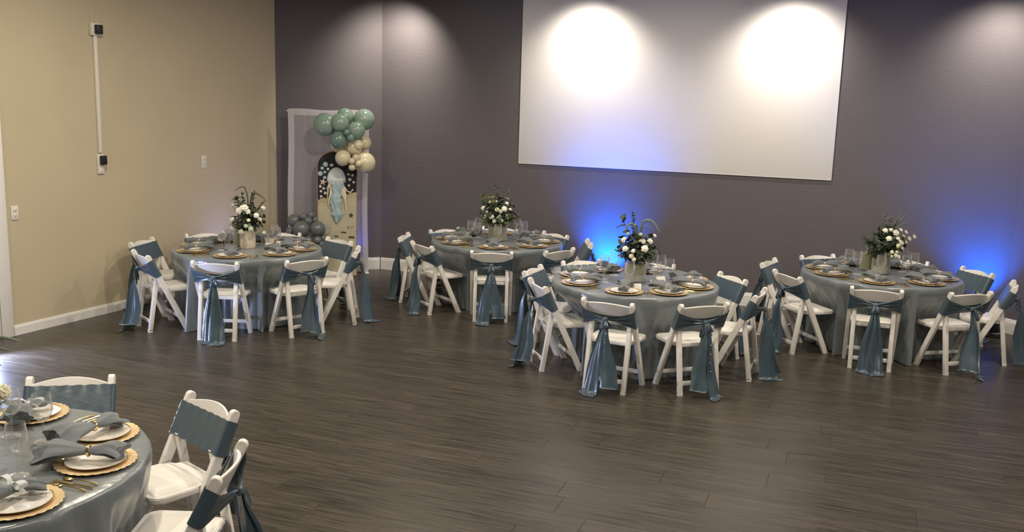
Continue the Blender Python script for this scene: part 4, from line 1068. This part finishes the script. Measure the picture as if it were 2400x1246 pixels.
def star(c, r, inner, th_, rot, y0, name, m):
    mb = MB(); V = [(c[0], -y0 - th_ * 1.6, c[1])]; n = 10
    for i in range(n):
        a = rot + 2 * pi * i / n; q = r if i % 2 == 0 else r * inner
        V.append((c[0] + q * sin(a), -y0 - (th_ * 0.5), c[1] + q * cos(a)))
    V += [(v[0], -y0, v[2]) for v in V[1:]]
    F = [(0, 1 + i, 1 + (i + 1) % n) for i in range(n)] + [(1 + i, 11 + i, 11 + (i + 1) % n, 1 + (i + 1) % n) for i in range(n)] + [tuple(range(11, 21))]
    mb.add(V, F).build(name, m, board, smooth=False)
star(C6(127, 370), 0.050, 0.42, 0.010, 0.2, TH + 0.0025, 'starfish', M['starpink'])
star(C6(495, 815), 0.042, 0.40, 0.004, 0.05, TH + 0.005, 'dark_starfish', M['ink'])
# bell of the jellyfish: half ellipsoid in relief
c = C6(303, 350); rx, rz_, ry = 0.124, 0.172, 0.055
def bell(i, j):
    a = pi * i / 24; v = j / 8 * pi / 2
    return (c[0] + rx * cos(a) * cos(v) if True else 0, -TH - 0.003 - ry * sin(v), c[1] + rz_ * sin(a) * cos(v))
mb = MB().grid(bell, 25, 9)
mb.build('jellyfish_bell', M['jelly'], board, angle=80)
def fr(i, j):
    u = -1 + 2 * i / 40; v = j / 3
    return (c[0] + u * 0.118, -TH - 0.012 - 0.045 * (1 - u * u) - 0.006 * sin(u * 40) * v, c[1] + 0.020 - 0.034 * v - 0.012 * u * u * v + 0.006 * sin(31 * u))
MB().grid(fr, 41, 4).build('bell_frill', M['jellycream'], board, angle=80)
def body(i, j):
    v = i / 40; f = 2 * pi * j / 20
    x0_, y0_ = C6(300 + 8 * sin(3 * v * 3), 350 + 560 * v)
    w = (0.062 * (1 - 0.15 * v) if v < 0.80 else 0.062 * 0.88 * (1 - ((v - 0.80) / 0.20) * 0.80)) * (1 + 0.10 * sin(17 * v))
    k = 1 + 0.20 * sin(5 * f + 9 * v) + 0.16 * sin(8 * f - 34 * v)
    return (x0_ + w * cos(f) * k, min(-TH - 0.006, -TH - 0.034 - 0.55 * w * sin(f) * k), y0_ + 0.006 * sin(3 * f + 14 * v))
MB().grid(lambda j, i: body(i, j), 20, 41, wrap=True).build('jellyfish_ruffle', M['jellyblue'], board, angle=80)
def ribbon(pts, w0, w1, name='jellyfish_ribbon'):
    P = [C6(*p) for p in pts]; n = len(P); V = []; mb = MB(); K = 26
    def S(t):
        t = t * (n - 1); k = min(int(t), n - 2); e = t - k
        g = lambda q: Vector(P[max(0, min(n - 1, q))])
        p0, p1, p2, p3 = g(k - 1), g(k), g(k + 1), g(k + 2)
        return 0.5 * ((2 * p1) + (p2 - p0) * e + (2 * p0 - 5 * p1 + 4 * p2 - p3) * e * e + (3 * p1 - p0 - 3 * p2 + p3) * e ** 3)
    def fn(i, j):
        t = i / (K - 1); p = S(t); d = (S(min(1, t + 0.01)) - S(max(0, t - 0.01))).normalized(); s = Vector((-d.y, d.x)); u = -1 + 2 * j / 4
        w = 1.5 * (w0 + (w1 - w0) * t) * (1 + 0.15 * sin(20 * t))
        q = p + s * (u * w)
        return (q.x, -TH - 0.010 - 0.022 * sin(pi * t) - 0.006 * (1 - u * u) - 0.004 * sin(14 * t + 2 * u), q.y)
    mb.grid(fn, K, 5).build(name, M['jellycream'], board, angle=80)
ribbon([(240, 340), (215, 390), (195, 440), (185, 520), (180, 595)], 0.014, 0.003)
ribbon([(245, 345), (232, 420), (228, 500), (205, 590), (195, 660), (205, 715)], 0.016, 0.003)
ribbon([(225, 350), (200, 410), (170, 465)], 0.010, 0.003)
ribbon([(258, 400), (245, 560), (245, 690), (258, 860)], 0.006, 0.003)
ribbon([(352, 345), (372, 430), (398, 500), (412, 590), (428, 700), (430, 755), (395, 800)], 0.022, 0.003)
ribbon([(375, 345), (400, 430), (440, 488), (485, 503), (515, 480)], 0.010, 0.004)
ribbon([(340, 345), (352, 460), (380, 540), (405, 600)], 0.020, 0.004)
# dark printed marks low on the board
def mark(pts, w, name='printed_mark'):
    mb = MB(); P = [C6(*p) for p in pts]
    mb.tube([(p[0], -TH - 0.0055, p[1]) for p in P], w, 6)
    mb.v = [(x, max(-TH - 0.0068, min(-TH - 0.0048, y)), z) for x, y, z in mb.v]
    mb.build(name, M['ink'], board)
mark([(443, 962), (456, 966), (458, 980), (450, 995), (446, 1002)], 0.0042)
mark([(477, 966), (475, 978), (478, 990)], 0.0030)
mark([(497, 962), (503, 972), (497, 980), (504, 990), (496, 994)], 0.0032)
mark([(522, 962), (524, 975)], 0.0045)
mark([(362, 1045), (385, 1040), (400, 1046), (432, 1050)], 0.010, 'printed_blot')
mark([(462, 1118), (485, 1108), (515, 1112), (540, 1118)], 0.014, 'printed_blot')
mark([(275, 1096), (300, 1092), (325, 1100)], 0.009, 'printed_blot')
mark([(548, 1033), (551, 1037)], 0.005, 'printed_blot')
# easel leg behind the board
MB().bar((0.0, 0.02, 1.1), (0.0, 0.20, 0.002), 0.03, 0.018, 0.003).build('easel_leg', M['boardedge'], board)

# balloons
def balloon(parent, c, r, m, rg, squash=1.0):
    d = Vector((rg.uniform(-0.5, 0.5), rg.uniform(-0.2, 0.9), rg.uniform(-0.6, 0.3))).normalized()
    prof = []
    for i in range(17):
        t = pi * i / 16; zz = -cos(t); rr = sin(t) * (1 - 0.06 * max(0, -zz) ** 2)
        prof.append((max(0.0, rr) * r, (zz * 1.06 - 0.03) * r))
    prof[0] = (0.0, prof[0][1]); prof[-1] = (0.0, prof[-1][1])
    mb = MB().lathe(prof, 28); Rm = (-d).to_track_quat('Z', 'Y').to_matrix().to_4x4()
    b = mb.build('balloon', m, parent, angle=90); b.location = c; b.rotation_euler = Rm.to_euler()
    MB().lathe([(0.0, -1.085 * r), (0.07 * r + 0.002, -1.17 * r - 0.004), (0.05 * r + 0.002, -1.12 * r), (0.022 * r, -1.07 * r), (0.0, -1.05 * r)], 10).build('balloon_knot', m, b)
rg = random.Random(21)
t = thing('balloon_garland', 'mint green and cream balloon garland hanging above the jellyfish board', 'balloons', on_corner(0, 0, 0), NA)
MINT = [(0.577, 2.013, 0.149, 0.60), (0.745, 2.043, 0.111, 0.74), (0.832, 2.121, 0.109, 0.58), (1.069, 2.089, 0.137, 0.62), (0.947, 1.949, 0.109, 0.76), (0.728, 1.831, 0.109, 0.74), (0.816, 1.925, 0.040, 0.84), (0.870, 1.860, 0.050, 0.83)]
CREAM = [(0.739, 1.754, 0.097, 0.58), (0.936, 1.735, 0.103, 0.68), (1.080, 1.787, 0.095, 0.56), (0.788, 1.596, 0.103, 0.70), (1.073, 1.532, 0.140, 0.66), (0.940, 1.608, 0.046, 0.80), (0.887, 1.564, 0.043, 0.80), (0.970, 1.531, 0.043, 0.82), (0.898, 1.481, 0.046, 0.76), (0.975, 1.769, 0.066, 0.76)]
GREY = [(0.250, 0.684, 0.107, 0.74), (0.452, 0.687, 0.103, 0.76), (0.186, 0.770, 0.092, 0.56), (0.283, 0.839, 0.046, 0.70), (0.375, 0.855, 0.050, 0.68), (0.337, 0.789, 0.053, 0.74), (0.426, 0.793, 0.042, 0.66), (0.334, 0.522, 0.084, 0.72), (0.441, 0.554, 0.051, 0.84), (0.490, 0.497, 0.048, 0.82), (0.530, 0.565, 0.048, 0.76), (0.115, 0.636, 0.055, 0.62), (0.300, 0.36, 0.10, 0.66), (0.48, 0.35, 0.09, 0.68), (0.16, 0.48, 0.10, 0.60), (0.37, 0.16, 0.155, 0.68), (0.10, 0.24, 0.14, 0.60)]
# positions along the wall were read at a fixed distance; nearer balloons shift with their own distance from the wall
for i, (u, z, r, off) in enumerate(MINT): balloon(t, (u, -off, z), r, M['mint' if i not in (5, 6, 7) else 'mint2'], rg)
for (u, z, r, off) in CREAM: balloon(t, (u, -off, z), r, M['cream'], rg)
MB().tube([(1.0, -0.26, 2.17), (0.95, -0.45, 2.12), (0.86, -0.62, 1.98), (0.90, -0.62, 1.75), (0.95, -0.62, 1.58)], 0.003, 6).build('garland_string', M['pole'], t)
t = thing('balloon_cluster', 'slate blue balloon cluster on the floor left of the jellyfish board', 'balloons', on_corner(0, 0, 0), NA)
for (u, z, r, off) in GREY: balloon(t, (u, -off, z), r, M['slate'], rg)
for (u, z, r, off) in ((0.580, 0.646, 0.042, 0.72), (0.600, 0.713, 0.030, 0.70)): balloon(t, (u, -off, z), r, M['clearlatex'], rg)

print('triangles', sum(len(p.vertices) - 2 for me in bpy.data.meshes for p in me.polygons), 'objects', len(bpy.data.objects))
